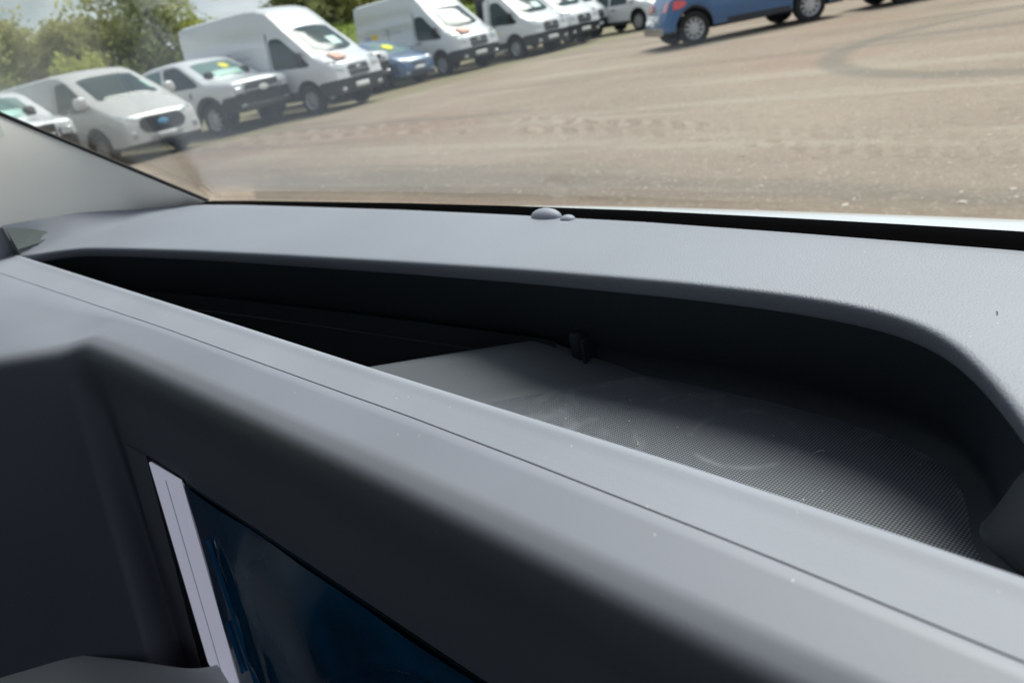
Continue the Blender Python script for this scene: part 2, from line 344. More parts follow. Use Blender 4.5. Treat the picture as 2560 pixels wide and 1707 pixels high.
M['darkp'] = pmat('dark_blue_paint', (.02, .03, .05), .3, .5, coat=.8); M['palebluep'] = pmat('pale_blue_paint', (.07, .13, .24), .3, .5, metal=.2, coat=.8)
M['plate'] = pmat('number_plate', (.80, .81, .80), .4, .5); M['yellow'] = pmat('yellow_card', (.85, .78, .04), .6, .3)
M['orange'] = pmat('orange_sticker', (.82, .46, .36), .6, .3); M['amber'] = pmat('amber_decal', (.80, .55, .06), .5, .3); M['greyblue'] = pmat('grey_blue_decal', (.36, .40, .52), .5, .3)
M['red'] = pmat('red_lamp', (.75, .05, .05), .2, .6, coat=1); M['emblem'] = pmat('light_blue_sticker', (.12, .42, .68), .4, .5); M['headboard'] = pmat('dark_steel', (.06, .065, .07), .6, .4)
M['chrome'] = pmat('chrome_grey', (.45, .46, .47), .25, .5, metal=.8); M['seam'] = pmat('panel_gap', (.16, .165, .17), .7, .2)

def lut(tb, x):
    xs_, zs_ = zip(*sorted(tb)); return float(np.interp(x, xs_, zs_))
FR = [(0, 0), (.78, 0), (.86, -.03), (.93, -.09), (.975, -.18), (1.0, -.34)]
FRSQ = [(0, 0), (.86, 0), (.915, -.02), (.955, -.07), (.985, -.15), (1.0, -.34)]
class Veh:
    def __init__(s, sp): s.sp = sp
    def sec(s, x):
        sp = s.sp; zb = sp['sill']
        for xa in sp['arch']:
            R = sp['R']; d = abs(x - xa)
            if d < R: zb = max(zb, sp['r'] + math.sqrt(R * R - d * d))
        zt = lut(sp['zt'], x); w = lut(sp['w'], x); belt = min(sp['belt'], zt - .10)
        zc = max(lut(sp['clad'], x), zb + .06); zc = min(zc, belt - .015); zb = min(zb, zc - .02)
        zs = max(belt + .01, zt - .16); f = max(0, min(1, (zs - belt) / (sp['roof'] - sp['belt']))); tum = sp['tum'] * f + .015
        pts = [(0, zb), (w - .05, zb), (w - .01, zb + .02), (w, zc), (w + .012, zc + (belt - zc) * .35), (w + .006, zc + (belt - zc) * .75), (w - .012, belt)]
        rb = sp.get('ribs', []) if x < sp.get('ribx', -99) else [(a, 0) for a, _ in sp.get('ribs', [])]
        for a, ins in rb: pts.append((w - .012 - (tum - .012) * a - ins, belt + (zs - belt) * a))
        pts += [(w - tum, zs), (w - tum - .02, zt - .05), (w - tum - .09, zt - .008), (w * .45, zt + .012), (0, zt + .02)]
        return pts
    def side_y(s, x, z):
        p = s.sec(x)[2:]; zz = [q[1] for q in p]; return float(np.interp(z, zz, [q[0] for q in p]))
    def dx(s, x, z):
        xf = s.sp['xf']; r = max(0, min(1, (x - (xf - .7)) / .7)); xr = s.sp['xr']; q = max(0, min(1, (xr + .8 - x) / .8)) * s.sp.get('rear', 0); return lut(s.sp['nose'], z) * r + q * max(0, z - .5)
    def fx(s, y, z):
        w = lut(s.sp['w'], s.sp['xf']); return s.sp['xf'] + lut(s.sp.get('FR', FR), min(1, abs(y) / w)) + lut(s.sp['nose'], z)
    def build(s, root, paint):
        sp = s.sp; xf, xr = sp['xf'], sp['xr']; X = set([xr, xr + .02, xr + .08])
        for x, _ in sp['zt']: X.add(x)
        for xa in sp['arch']:
            for k in range(-8, 9): X.add(xa + sp['R'] * math.sin(k / 8 * math.pi / 2))
            X.add(xa - sp['R'] - .01); X.add(xa + sp['R'] + .01)
        x = xr
        while x < xf - .36: X.add(round(x, 3)); x += .35
        X = sorted(v for v in X if xr <= v < xf - .33)
        st = [(x, 1.0 if x > xr + .05 else (.97 if x > xr + .01 else .94)) for x in X] + [(xf + d, f) for f, d in reversed(sp.get('FR', FR)[1:])]
        V = []; n = None
        for x, f in st:
            p = s.sec(min(x, xf)); n = len(p); wmax = lut(sp['w'], x)
            for side in (1, -1):
                for (y, z) in p:
                    yy = min(y, wmax * f + .012) if f < 1 else y; V.append((x + s.dx(x, z), side * yy, z))
        G = {'body': [], 'cladding': [], 'underbody': []}
        def put(i, q, zavg): G['underbody' if i == 0 else ('cladding' if i in (1, 2) else 'body')].append(q)
        m2 = 2 * n
        for k in range(len(st) - 1):
            for sd in (0, 1):
                for i in range(n - 1):
                    a = k * m2 + sd * n + i; put(i, (a, a + 1, a + m2 + 1, a + m2), 0)
        for k in (0, len(st) - 1):
            for i in range(1, n - 1): put(i, (k * m2 + i, k * m2 + i + 1, k * m2 + n + i + 1, k * m2 + n + i), 0)
        for nm, mt in (('body', paint), ('cladding', M[sp.get('cladmat', 'clad')]), ('underbody', M['under'])):
            used = sorted({v for f in G[nm] for v in f}); mp_ = {v: i for i, v in enumerate(used)}
            o = mesh(nm, [V[v] for v in used], [[mp_[v] for v in f] for f in G[nm]], mt, root, 38)
    def plate(s, name, P, nrm, mt, root, th=.03):
        nrm = Vector(nrm); n = len(P); V = [Vector(p) for p in P] + [Vector(p) - nrm * th for p in P]
        F = [tuple(range(n))] + [(i, (i + 1) % n, n + (i + 1) % n, n + i) for i in range(n)]
        return mesh(name, V, F, mt, root, 30)
    def front(s, name, y0, y1, z0, z1, mt, root, off=.012, z0b=None, z1b=None, nu=5):
        z0b = z0 if z0b is None else z0b; z1b = z1 if z1b is None else z1b; rows = []
        for j in range(5):
            v = (j - .0) / 4; r = []
            for i in range(nu + 1):
                u = i / nu; y = y0 + (y1 - y0) * u; z = (z0 + (z0b - z0) * u) * (1 - v) + (z1 + (z1b - z1) * u) * v
                e = .03 if (i in (0, nu) or j in (0, 4)) else 0; r.append((s.fx(y, z) + off - e, y, z))
            rows.append(r)
        return grid_mesh(name, rows, mt, root, 25)
    def side(s, name, poly, sd, mt, root, off=.008, th=.03):
        bm = bmesh.new(); bm.faces.new([bm.verts.new((x, 0, z)) for x, z in poly]); x0 = min(p[0] for p in poly); x1 = max(p[0] for p in poly); z0 = min(p[1] for p in poly); z1 = max(p[1] for p in poly)
        k = x0 + .1
        while k < x1 - .02: bmesh.ops.bisect_plane(bm, geom=bm.verts[:] + bm.edges[:] + bm.faces[:], plane_co=(k, 0, 0), plane_no=(1, 0, 0)); k += .12
        if z1 - z0 > .3:
            for q in (.33, .66): bmesh.ops.bisect_plane(bm, geom=bm.verts[:] + bm.edges[:] + bm.faces[:], plane_co=(0, 0, z0 + (z1 - z0) * q), plane_no=(0, 0, 1))
        be = [e for e in bm.edges if len(e.link_faces) == 1]
        r = bmesh.ops.extrude_edge_only(bm, edges=be); ins = [g for g in r['geom'] if isinstance(g, bmesh.types.BMVert)]; inset = set(ins)
        for q in bm.verts: q.co.y = sd * (s.side_y(q.co.x, q.co.z) + (off - th if q in inset else off))
        return bmobj(name, bm, mt, root, 30)
    def screen(s, mt, root, off=.025, name='windscreen', u0=-1, u1=1, v0=0, v1=1):
        xb, zb, hb, xt, zt, ht = s.sp['ws']; rows = []; nx = (zt - zb); nzv = (xb - xt); l = math.hypot(nx, nzv); nx, nzv = nx / l, nzv / l
        for j in range(8):
            v = v0 + (v1 - v0) * j / 7; r = []
            for i in range(11):
                u = u0 + (u1 - u0) * i / 10; h = hb + (ht - hb) * v; c = -.055 * abs(u) ** 3; x = xb + (xt - xb) * v
                e = .04 if (i in (0, 10) or j in (0, 7)) else 0; d = off + c - e
                r.append((x + nx * d, u * h, lut(s.sp['zt'], x) + .016 + nzv * d))
            rows.append(r)
        return grid_mesh(name, rows, mt, root, 30)
    def wheels(s, root, rimmat, spokes=10):
        sp = s.sp; r = sp['r']
        for xa in sp['arch']:
            for sd in (-1, 1):
                yo = lut(sp['w'], xa) - .02; bm = bmesh.new(); k = sd
                lathe_bm(bm, [(r * .62, -.19 * k), (r * .9, -.21 * k), (r * .985, -.19 * k), (r, -.15 * k), (r, -.05 * k), (r * .985, -.01 * k), (r * .9, .0), (r * .66, -.005 * k), (r * .62, -.03 * k), (r * .57, -.11 * k), (.001, -.11 * k)], 28)
                bm.transform(Matrix.Translation((xa, sd * yo, r))); w = bmobj('wheel', bm, M['tyre'], root, 35)
                bm = bmesh.new(); lathe_bm(bm, [(r * .66, -.012 * k), (r * .62, -.022 * k), (r * .575, -.04 * k), (r * .565, -.08 * k)], 28)
                for q in range(spokes):
                    a = 2 * math.pi * q / spokes; c, sn = math.cos(a), math.sin(a)
                    V = []
                    for (rr, hw, d) in ((.03, .030, -.02), (r * .58, .022, -.03)):
                        for t in (-1, 1): V.append(bm.verts.new((c * rr - sn * hw * t, d * k, sn * rr + c * hw * t)))
                        for t in (-1, 1): V.append(bm.verts.new((c * rr - sn * hw * t, (d - .04) * k, sn * rr + c * hw * t)))
                    for f in ((0, 1, 5, 4), (2, 3, 7, 6), (0, 2, 6, 4), (1, 3, 7, 5)): bm.faces.new([V[i] for i in f])
                lathe_bm(bm, [(.055, -.03 * k), (.05, -.005 * k), (.001, -.002 * k)], 12)
                bm.transform(Matrix.Translation((xa, sd * yo, r))); bmobj('rim', bm, rimmat, w, 35)
    def mirror(s, root, x, z, mt, sz=(.10, .11, .17), arm=.14):
        for sd in (-1, 1):
            y = s.side_y(x, z); bm = bmesh.new(); bmesh.ops.create_uvsphere(bm, u_segments=14, v_segments=9, radius=1)
            for v in bm.verts:
                q = v.co; p = [math.copysign(abs(c) ** .7, c) for c in q]; v.co = Vector((x + p[0] * sz[0], sd * (y + arm) + p[1] * sz[1], z + p[2] * sz[2]))
            o = bmobj('mirror', bm, mt, root, 60)
            box('mirror_arm', x - .03, x + .03, min(sd * (y - .02), sd * (y + arm)), max(sd * (y - .02), sd * (y + arm)), z - sz[2] * .7, z - sz[2] * .35, M['clad'], o, .008)

def place(name, wx, wy, th, sp, label, cat, group=None):
    """front right wheel at (wx, wy), nose pointing at th degrees from +X"""
    t = math.radians(th); w = lut(sp['w'], 0) - .05; o = empty(name, (wx - math.sin(t) * w, wy + math.cos(t) * w, 0.0), t); tag(o, label, cat, group); return o

VAN = dict(FR=FRSQ, xf=.93, xr=-4.4, sill=.36, r=.35, R=.43, arch=[0, -3.3], belt=1.16, roof=2.55, tum=.17,
    zt=[(-4.4, 2.66), (-4.2, 2.70), (-1.75, 2.73), (-1.35, 2.69), (-1.0, 2.58), (-.75, 2.37), (-.48, 2.10), (.0, 1.69), (.36, 1.37), (.62, 1.27), (.82, 1.18), (.93, 1.10)],
    w=[(-4.9, .97), (-3, 1.02), (0, 1.01), (.4, .99), (.93, .96)], clad=[(-4.9, .58), (.25, .60), (.45, .70), (.93, .72)], nose=[(.3, -.06), (.45, 0), (.72, 0), (1.0, -.05), (1.2, -.16)],
    ws=(.33, 1.40, .90, -.52, 2.12, .80), ribs=[(.10, .0), (.16, .022), (.42, .022), (.46, .0), (.52, .0), (.56, .02), (.72, .02), (.76, .0)], ribx=-1.15)
CAB = dict(VAN, xr=-1.38, arch=[0], roof=2.05, zt=[(-1.38, 2.06), (-1.2, 2.14), (-.8, 2.18), (-.6, 2.12), (-.45, 2.04), (0, 1.69), (.36, 1.37), (.62, 1.27), (.82, 1.18), (.93, 1.10)], ribs=[], ws=(.33, 1.40, .90, -.45, 2.03, .80))
PICK = dict(FR=FRSQ, xf=.92, xr=-4.4, sill=.46, r=.385, R=.475, arch=[0, -3.27], belt=1.16, roof=1.76, tum=.16,
    zt=[(-4.4, 1.14), (-2.94, 1.16), (-2.86, 1.3), (-2.7, 1.62), (-2.5, 1.73), (-2.1, 1.79), (-1.4, 1.82), (-1.05, 1.80), (-.82, 1.73), (-.4, 1.48), (.0, 1.24), (.35, 1.21), (.78, 1.17), (.89, 1.13), (.92, 1.06)],
    w=[(-4.4, .90), (-3, .94), (0, .95), (.5, .94), (.92, .91)], clad=[(-4.4, .50), (.36, .52), (.52, .82), (.92, .84)], nose=[(.4, -.05), (.55, 0), (.8, -.01), (1.0, -.02), (1.2, -.05)],
    ws=(-.02, 1.25, .83, -.82, 1.73, .72))
MID = dict(FR=FRSQ, xf=.95, xr=-4.05, sill=.28, r=.34, R=.42, arch=[0, -3.1], belt=1.14, roof=1.85, tum=.17,
    zt=[(-4.05, 1.88), (-3.9, 1.93), (-1.3, 1.97), (-.95, 1.93), (-.72, 1.84), (-.3, 1.56), (.22, 1.22), (.55, 1.10), (.8, .99), (.95, .90)],
    w=[(-4.05, .95), (-3, .99), (0, .99), (.5, .97), (.95, .93)], clad=[(-4.05, .33), (.5, .33), (.95, .36)], nose=[(.2, -.12), (.35, 0), (.5, .0), (.8, -.06), (1.0, -.18)],
    ws=(.20, 1.25, .88, -.70, 1.85, .77))
HATCH = dict(rear=.35, xf=.84, xr=-3.2, sill=.24, r=.315, R=.385, arch=[0, -2.5], belt=.95, roof=1.36, tum=.17,
    zt=[(-3.2, .92), (-3.05, 1.10), (-2.8, 1.36), (-2.2, 1.46), (-1.3, 1.48), (-.9, 1.42), (-.4, 1.18), (.08, .98), (.5, .90), (.75, .80), (.84, .70)],
    w=[(-3.2, .80), (-2, .88), (0, .88), (.5, .86), (.84, .80)], clad=[(-3.2, .28), (.84, .30)], nose=[(.2, -.06), (.35, 0), (.55, 0), (.8, -.10)],
    ws=(.06, 1.0, .72, -.85, 1.42, .60))
SUV = dict(rear=.42, xf=.92, xr=-3.40, sill=.30, r=.36, R=.43, arch=[0, -2.71], belt=1.02, roof=1.56, tum=.20,
    zt=[(-3.40, .96), (-3.32, 1.10), (-3.05, 1.44), (-2.7, 1.62), (-1.5, 1.67), (-1.0, 1.62), (-.5, 1.36), (.12, 1.08), (.6, 1.01), (.85, .88), (.92, .78)],
    w=[(-3.40, .82), (-3.15, .91), (-2, .94), (0, .94), (.5, .92), (.92, .84)], clad=[(-3.62, .40), (-3.1, .36), (.92, .36)], nose=[(.2, -.06), (.35, 0), (.6, 0), (.9, -.12)],
    ws=(.10, 1.10, .76, -.92, 1.60, .64), cladmat='clad')

def sticker_star(v, root, u, w, mt=None, r=.20):
    """yellow star shaped price card on the windscreen"""
    xb, zb, hb, xt, zt, ht = v.sp['ws']; l = math.hypot(xb - xt, zt - zb); ax = Vector(((xt - xb) / l, 0, (zt - zb) / l)); nr = Vector((ax.z, 0, -ax.x))
    c = Vector((xb, 0, zb)) + ax * (w * l) + Vector((0, u, 0)) + nr * .045; P = []
    for k in range(16):
        a = 2 * math.pi * k / 16; q = r if k % 2 == 0 else r * .62; P.append(c + Vector((0, math.cos(a) * q, 0)) + ax * math.sin(a) * q)
    return v.plate('price_card', P, nr, mt or M['yellow'], root, .012)

def common(v, root, fog=True, plate=True):
    pass

def make_transit(name, wx, wy, th, label, cat='van', sp=VAN, decal=True, sticker=True, group='white high roofed vans', sheet=True, bits=True):
    v = Veh(sp); r = place(name, wx, wy, th, sp, label, cat, group); v.build(r, M['white']); v.wheels(r, M['alloy'])
    v.screen(M['carglass'], r)
    if sheet: v.screen(M['sheet'], r, .034, 'green_reflection_patch', .05, .55, .12, .5)  # pale green sheet painting a reflection on the windscreen
    for sd in (-1, 1):
        v.side('side_window', [(-1.02, 1.24), (-1.04, 1.86), (-.97, 1.93), (-.72, 1.93), (-.58, 1.87), (-.02, 1.40), (.22, 1.19), (.16, 1.14), (-.3, 1.16), (-.92, 1.19)], sd, M['carglass'], r)
        y = v.front('headlight', sd * .50, sd * .90, .84, 1.10, M['lens'], r, .014, .90, 1.14); v.front('headlight_bezel', sd * .47, sd * .92, .81, 1.13, M['seam'], y, .006, .88, 1.17)
        f = v.front('fog_lamp', sd * .62, sd * .78, .42, .52, M['lens'], r, .02)
        v.side('door_seam', [(-1.12, .56), (-1.12, 2.08), (-1.085, 2.08), (-1.085, .56)], sd, M['seam'], r, .004); v.side('side_moulding', [(-4.1, .62), (-4.1, .72), (-.55, .72), (-.55, .62)], sd, M['white'], r, .02)
        if sp is VAN:
            v.side('door_seam', [(-2.55, .62), (-2.55, 1.9), (-2.52, 1.9), (-2.52, .62)], sd, M['seam'], r, .004); v.side('sliding_door_rail', [(-4.1, 1.05), (-4.1, 1.085), (-2.6, 1.085), (-2.6, 1.05)], sd, M['seam'], r, .006)
            v.side('tail_light', [(-4.385, 1.0), (-4.385, 1.45), (-4.32, 1.45), (-4.32, 1.0)], sd, M['red'], r, .01)
        v.side('wing_repeater', [(-.72, .92), (-.72, .96), (-.62, .96), (-.62, .92)], sd, M['amber'], r, .008)
        v.side('door_handle', [(-1.0, 1.10), (-1.0, 1.15), (-.80, 1.15), (-.80, 1.10)], sd, M['clad'], r, .03)
    g = v.front('grille', -.47, .47, .70, 1.07, M['clad'], r, .02); v.front('grille_bar', -.40, .40, .86, .89, M['chrome'], g, .035); v.front('grille_bar', -.40, .40, .76, .78, M['chrome'], g, .035)
    bm = bmesh.new(); bmesh.ops.create_uvsphere(bm, u_segments=16, v_segments=8, radius=1)
    for q in bm.verts: q.co = Vector((v.fx(0, .93) + .03 + q.co.x * .012, q.co.y * .11, .93 + q.co.z * .05))
    bmobj('badge', bm, M['chrome'], g, 60)
    v.front('number_plate', -.26, .26, .46, .58, M['plate'], r, .03)
    v.mirror(r, -.02, 1.36, M['clad'], (.08, .09, .17), .10)
    if sticker:
        x0, z0 = .64, lut(sp['zt'], .64) + .03; v.plate('bonnet_sticker', [(x0 - .16, -.55, z0 + .075), (x0 + .13, -.55, z0 - .06), (x0 + .13, -.20, z0 - .06), (x0 - .16, -.20, z0 + .075)], (.4, 0, .9), M['orange'], r, .05)
    if decal:
        a = v.side('side_decal', [(-3.95, 1.52), (-3.95, 1.64), (-3.55, 1.64), (-3.55, 1.52)], -1, M['greyblue'], r, .006); v.side('side_decal', [(-3.53, 1.50), (-3.53, 1.68), (-3.15, 1.68), (-3.15, 1.50)], -1, M['amber'], r, .006)
        v.side('side_lettering', [(-2.8, 1.58), (-2.8, 1.65), (-1.8, 1.65), (-1.8, 1.58)], -1, pm_lett, r, .006)
    return v, r
pm_lett = pmat('faint_grey_lettering', (.52, .54, .56), .5, .3)

def make_cab(name, wx, wy, th, label, bed=True, **k):
    v, r = make_transit(name, wx, wy, th, label, 'truck', CAB, False, k.pop('sticker', False), 'white chassis cab trucks', **k)
    box('chassis_rail', -4.6, -1.4, -.42, -.30, .55, .72, M['under'], r); box('chassis_rail', -4.6, -1.4, .30, .42, .55, .72, M['under'], r)
    box('load_bed', -4.8, -1.62, -1.03, 1.03, .90, 1.02, M['headboard'], r, .01)
    box('headboard', -1.60, -1.52, -1.03, 1.03, .95, 2.30, M['headboard'], r, .01)
    for y0, y1 in ((-1.03, -.99), (.99, 1.03)): box('side_board', -4.8, -1.62, y0, y1, 1.02, 1.40, M['headboard'], r, .008)
    box('step', -1.25, -.45, -1.00, -.90, .30, .42, M['silverp'], r, .02)
    for sd in (-1, 1):
        bm = bmesh.new(); lathe_bm(bm, [(.2, -.2), (.33, -.2), (.35, -.15), (.35, -.03), (.33, 0), (.2, -.01), (.12, -.06), (.001, -.06)], 24); bm.transform(Matrix.Translation((-3.4, sd * .98 + (.2 if sd < 0 else 0), .35)))
        bmobj('wheel', bm, M['tyre'], r, 35)
    return v, r

def make_pickup(name, wx, wy, th, label, card=None, **k):
    v = Veh(PICK); r = place(name, wx, wy, th, PICK, label, 'pickup', 'white pickups'); v.build(r, M['white']); v.wheels(r, M['steel'], 8)
    v.screen(M['carglass_teal'], r)
    v.screen(M['sheet'], r, .034, 'green_reflection_patch', -.55, .7, .08, .42)  # green reflection in the glass, put in as a coloured sheet
    for sd in (-1, 1):
        v.side('side_window', [(-1.50, 1.19), (-1.50, 1.66), (-1.44, 1.71), (-1.05, 1.71), (-.90, 1.66), (-.40, 1.36), (-.25, 1.23), (-.28, 1.18)], sd, M['carglass'], r)
        v.side('side_window', [(-2.58, 1.20), (-2.48, 1.52), (-2.32, 1.63), (-2.15, 1.68), (-1.64, 1.70), (-1.64, 1.18)], sd, M['carglass_teal'], r)
        h = v.front('headlight', sd * .56, sd * .86, .84, 1.02, M['lens'], r, .022); v.front('headlight_bezel', sd * .52, sd * .89, .76, 1.05, M['clad'], h, .012)
        v.front('fog_lamp', sd * .60, sd * .76, .52, .62, M['lens'], r, .03)
        v.side('door_handle', [(-1.28, 1.04), (-1.28, 1.09), (-1.08, 1.09), (-1.08, 1.04)], sd, M['clad'], r, .03); v.side('door_seam', [(-1.58, .54), (-1.58, 1.16), (-1.56, 1.16), (-1.56, .54)], sd, M['seam'], r, .004)
        v.side('wing_vent', [(-.62, .94), (-.62, 1.06), (-.50, 1.08), (-.50, .92)], sd, M['slab'], r, .01)
        P = []
        for a0, ro in ((0, .55), (1, .455)):
            rng_a = [math.pi * k_ / 14 for k_ in range(15)]; rng_a = rng_a if a0 == 0 else rng_a[::-1]
            P += [(ro * math.cos(a), .385 + ro * math.sin(a)) for a in rng_a]
        n = 15; V = [(x, sd * (v.side_y(min(x, .5), z) + .035), z) for x, z in P]; V += [(x, y - sd * .06, z) for x, y, z in V]
        F = [(i, i + 1, 28 - i, 29 - i) for i in range(14)] + [(i, (i + 1) % 30, 30 + (i + 1) % 30, 30 + i) for i in range(30)]
        mesh('arch_flare', V, F, M['clad'], r, 30); mesh('arch_flare', [(x + PICK['arch'][1], y, z) for x, y, z in V], F, M['clad'], r, 30)
    g = v.front('grille', -.54, .54, .74, 1.09, M['clad'], r, .03); v.front('grille_bar', -.50, .50, .88, .93, M['slab'], g, .045)
    bm = bmesh.new(); bmesh.ops.create_uvsphere(bm, u_segments=16, v_segments=8, radius=1)
    for q in bm.verts: q.co = Vector((v.fx(0, .92) + .06 + q.co.x * .012, q.co.y * .15, .92 + q.co.z * .07))
    bmobj('badge', bm, M['plate'], g, 60)
    box('front_bumper_step', .80, .99, -.74, .74, .46, .60, M['clad'], r, .03)
    v.mirror(r, -.18, 1.36, M['clad'], (.09, .11, .12))
    if card: sticker_star(v, r, card[0], card[1], r=card[2])
    return v, r

def make_mid(name, wx, wy, th, label):
    v = Veh(MID); r = place(name, wx, wy, th, MID, label, 'van', 'parked light vans'); v.build(r, M['silverp']); v.wheels(r, M['alloy'], 10)
    v.screen(M['carglass'], r); v.screen(M['sheet'], r, .034, 'tax_disc', .72, .84, .2, .62)
    for sd in (-1, 1):
        v.side('side_window', [(-1.12, 1.22), (-1.12, 1.72), (-1.02, 1.78), (-.72, 1.78), (-.6, 1.72), (-.02, 1.30), (.04, 1.22), (-.1, 1.16), (-1.0, 1.16)], sd, M['carglass'], r)
        v.front('headlight', sd * .44, sd * .91, .78, .85, M['lens'], r, .014, .85, .96)
        v.front('air_slot', sd * .66, sd * .82, .44, .62, M['slab'], r, .012); v.side('door_seam', [(-1.24, .38), (-1.24, 1.80), (-1.22, 1.80), (-1.22, .38)], sd, M['seam'], r, .004)
        v.side('door_handle', [(-1.1, .98), (-1.1, 1.03), (-.9, 1.03), (-.9, .98)], sd, M['silverp'], r, .03)
    P = []
    for (y, z) in ((-.56, .67), (-.46, .55), (-.3, .52), (.3, .52), (.46, .55), (.56, .67), (.50, .80), (.40, .84), (-.40, .84), (-.50, .80)): P.append((v.fx(y, z) + .018, y, z))
    g = v.plate('grille', P, (1, 0, 0), M['black'], r, .05)
    bm = bmesh.new(); bmesh.ops.create_uvsphere(bm, u_segments=16, v_segments=8, radius=1)
    for q in bm.verts: q.co = Vector((v.fx(0, .70) + .03 + q.co.x * .012, q.co.y * .13, .70 + q.co.z * .06))
    bmobj('badge', bm, M['emblem'], g, 60)
    v.front('lower_grille', -.52, .52, .385, .47, M['slab'], r, .012); v.front('lower_lip', -.80, .80, .26, .36, M['clad'], r, .02); v.front('number_plate', -.26, .26, .40, .50, M['plate'], r, .03); v.front('bumper_blade', -.62, .62, .36, .385, M['chrome'], r, .016)
    v.mirror(r, .0, 1.32, M['silverp'], (.10, .14, .13), .13); return v, r

def make_car(name, wx, wy, th, sp, paint, label, cat='car', card=None, group=None, alloy=True):
    v = Veh(sp); r = place(name, wx, wy, th, sp, label, cat, group); v.build(r, paint); v.wheels(r, M['alloy'] if alloy else M['steel'], 10)
    v.screen(M['carglass_teal'], r); b = sp['belt']; zr = sp['roof']; xb = sp['ws'][0]; xt = sp['ws'][3]; xe = sp['xr']
    for sd in (-1, 1):
        v.side('side_window', [(xt - .55, b + .03), (xt - .55, zr - .05), (xt - .05, zr - .05), (xb - .35, b + .12), (xb - .32, b + .03)], sd, M['carglass'], r)
        v.side('side_window', [(xe + .75, b + .05), (xe + 1.0, zr - .06), (xt - .65, zr - .05), (xt - .65, b + .03)], sd, M['carglass'], r)
        v.front('headlight', sd * .42, sd * .76, b - .30, b - .18, M['lens'], r, .012, b - .26, b - .14); v.front('fog_lamp', sd * .50, sd * .68, .34, .42, M['lens'], r, .012)
        v.side('door_handle', [(xt - .45, b - .14), (xt - .45, b - .10), (xt - .25, b - .10), (xt - .25, b - .14)], sd, M['chrome'], r, .03); v.side('door_seam', [(xt - .60, sp['sill'] + .08), (xt - .60, b), (xt - .585, b), (xt - .585, sp['sill'] + .08)], sd, M['seam'], r, .004)
        v.side('sill_moulding', [(xe + 1.45, sp['sill'] + .07), (xe + 1.45, sp['sill'] + .16), (-.48, sp['sill'] + .14), (-.48, sp['sill'] + .07)], sd, M['clad'], r, .012)
        k1 = sp.get('rear', 0); P = [(xe - .012 + k1 * (b - .72), sd * .45, b - .22), (xe - .012 + k1 * (b - .56), sd * .45, b - .06), (xe - .012 + k1 * (b - .52), sd * .74, b - .02), (xe - .012 + k1 * (b - .72), sd * .74, b - .22)]; v.plate('tail_light', P, (-1, 0, 0), M['red'], r, .05)
        v.side('tail_light', [(xe + .22, b - .20), (xe + .26, b - .02), (xe + .50, b - .04), (xe + .54, b - .12), (xe + .4, b - .19)], sd, M['red'], r, .014)
    g = v.front('grille', -.40, .40, b - .40, b - .26, M['clad'], r, .012); v.front('lower_grille', -.45, .45, .30, .42, M['clad'], r, .012); v.front('number_plate', -.26, .26, .44, .54, M['plate'], r, .02)
    v.plate('rear_number_plate', [(xe + .03, -.26, .62), (xe + .07, -.26, .73), (xe + .07, .26, .73), (xe + .03, .26, .62)], (-1, 0, 0), M['plate'], r, .03)
    v.plate('rear_bumper', [(xe - .05, -.74, sp['sill'] + .02), (xe - .05, -.74, sp['sill'] + .18), (xe - .05, .74, sp['sill'] + .18), (xe - .05, .74, sp['sill'] + .02)], (-1, 0, 0), M['chrome'], r, .10)
    v.mirror(r, xb - .40, b + .10, paint, (.08, .11, .08), .12)
    if card: sticker_star(v, r, card[0], card[1], r=card[2])
    return v, r

make_pickup('pickup_truck', -17.5, 3.10, 4, 'white pickup cut off by the grey pillar trim, nearest the left edge', None)
make_mid('delivery_van', -17.75, 5.6, 13, 'warm white low roofed van with black grille and light blue badge')
make_pickup('pickup_truck', -18.65, 8.58, 13, 'white double cab pickup with black bumper and yellow card on its windscreen', (.20, .60, .16))
make_transit('panel_van', -17.9, 10.88, 14.5, 'larger white high roofed van with orange sticker on bonnet beside the white pickup')
make_pickup('pickup_truck', -20.5, 13.15, 8, 'white pickup with black grille tucked behind the larger high roofed van', None)
make_car('hatchback_car', -20.6, 15.2, 8, HATCH, M['palebluep'], 'small blue hatchback with yellow star card between the two high roofed vans', 'car', (-.05, .45, .24))
make_transit('panel_van', -20.55, 17.65, 1, 'farther white high roofed van between blue hatchback and chassis cab', sheet=False)
make_cab('chassis_cab_truck', -19.9, 20.55, 1.5, 'white chassis cab truck with dark headboard beside the farther high roofed van')
make_cab('chassis_cab_truck', -20.2, 22.75, 1.5, 'white cab truck with green screen second from the farther high roofed van', sticker=False)
make_cab('chassis_cab_truck', -21.5, 25.2, 1.5, 'white cab truck mostly hidden, only its black grille and bumper showing', sticker=True)
make_car('estate_car', -19.0, 26.6, -8, SUV, M['white'], 'white car at the far end of the row behind the blue one', 'car', None)
make_car('blue_car', -8.45, 18.42, 50, SUV, M['bluep'], 'metallic blue sport utility car with alloy wheels and red tail light', 'car', None)
make_car('dark_car', -5.1, 21.6, 44, HATCH, M['darkp'], 'dark blue car at the top edge, only its lower rear corner showing', 'car', None)

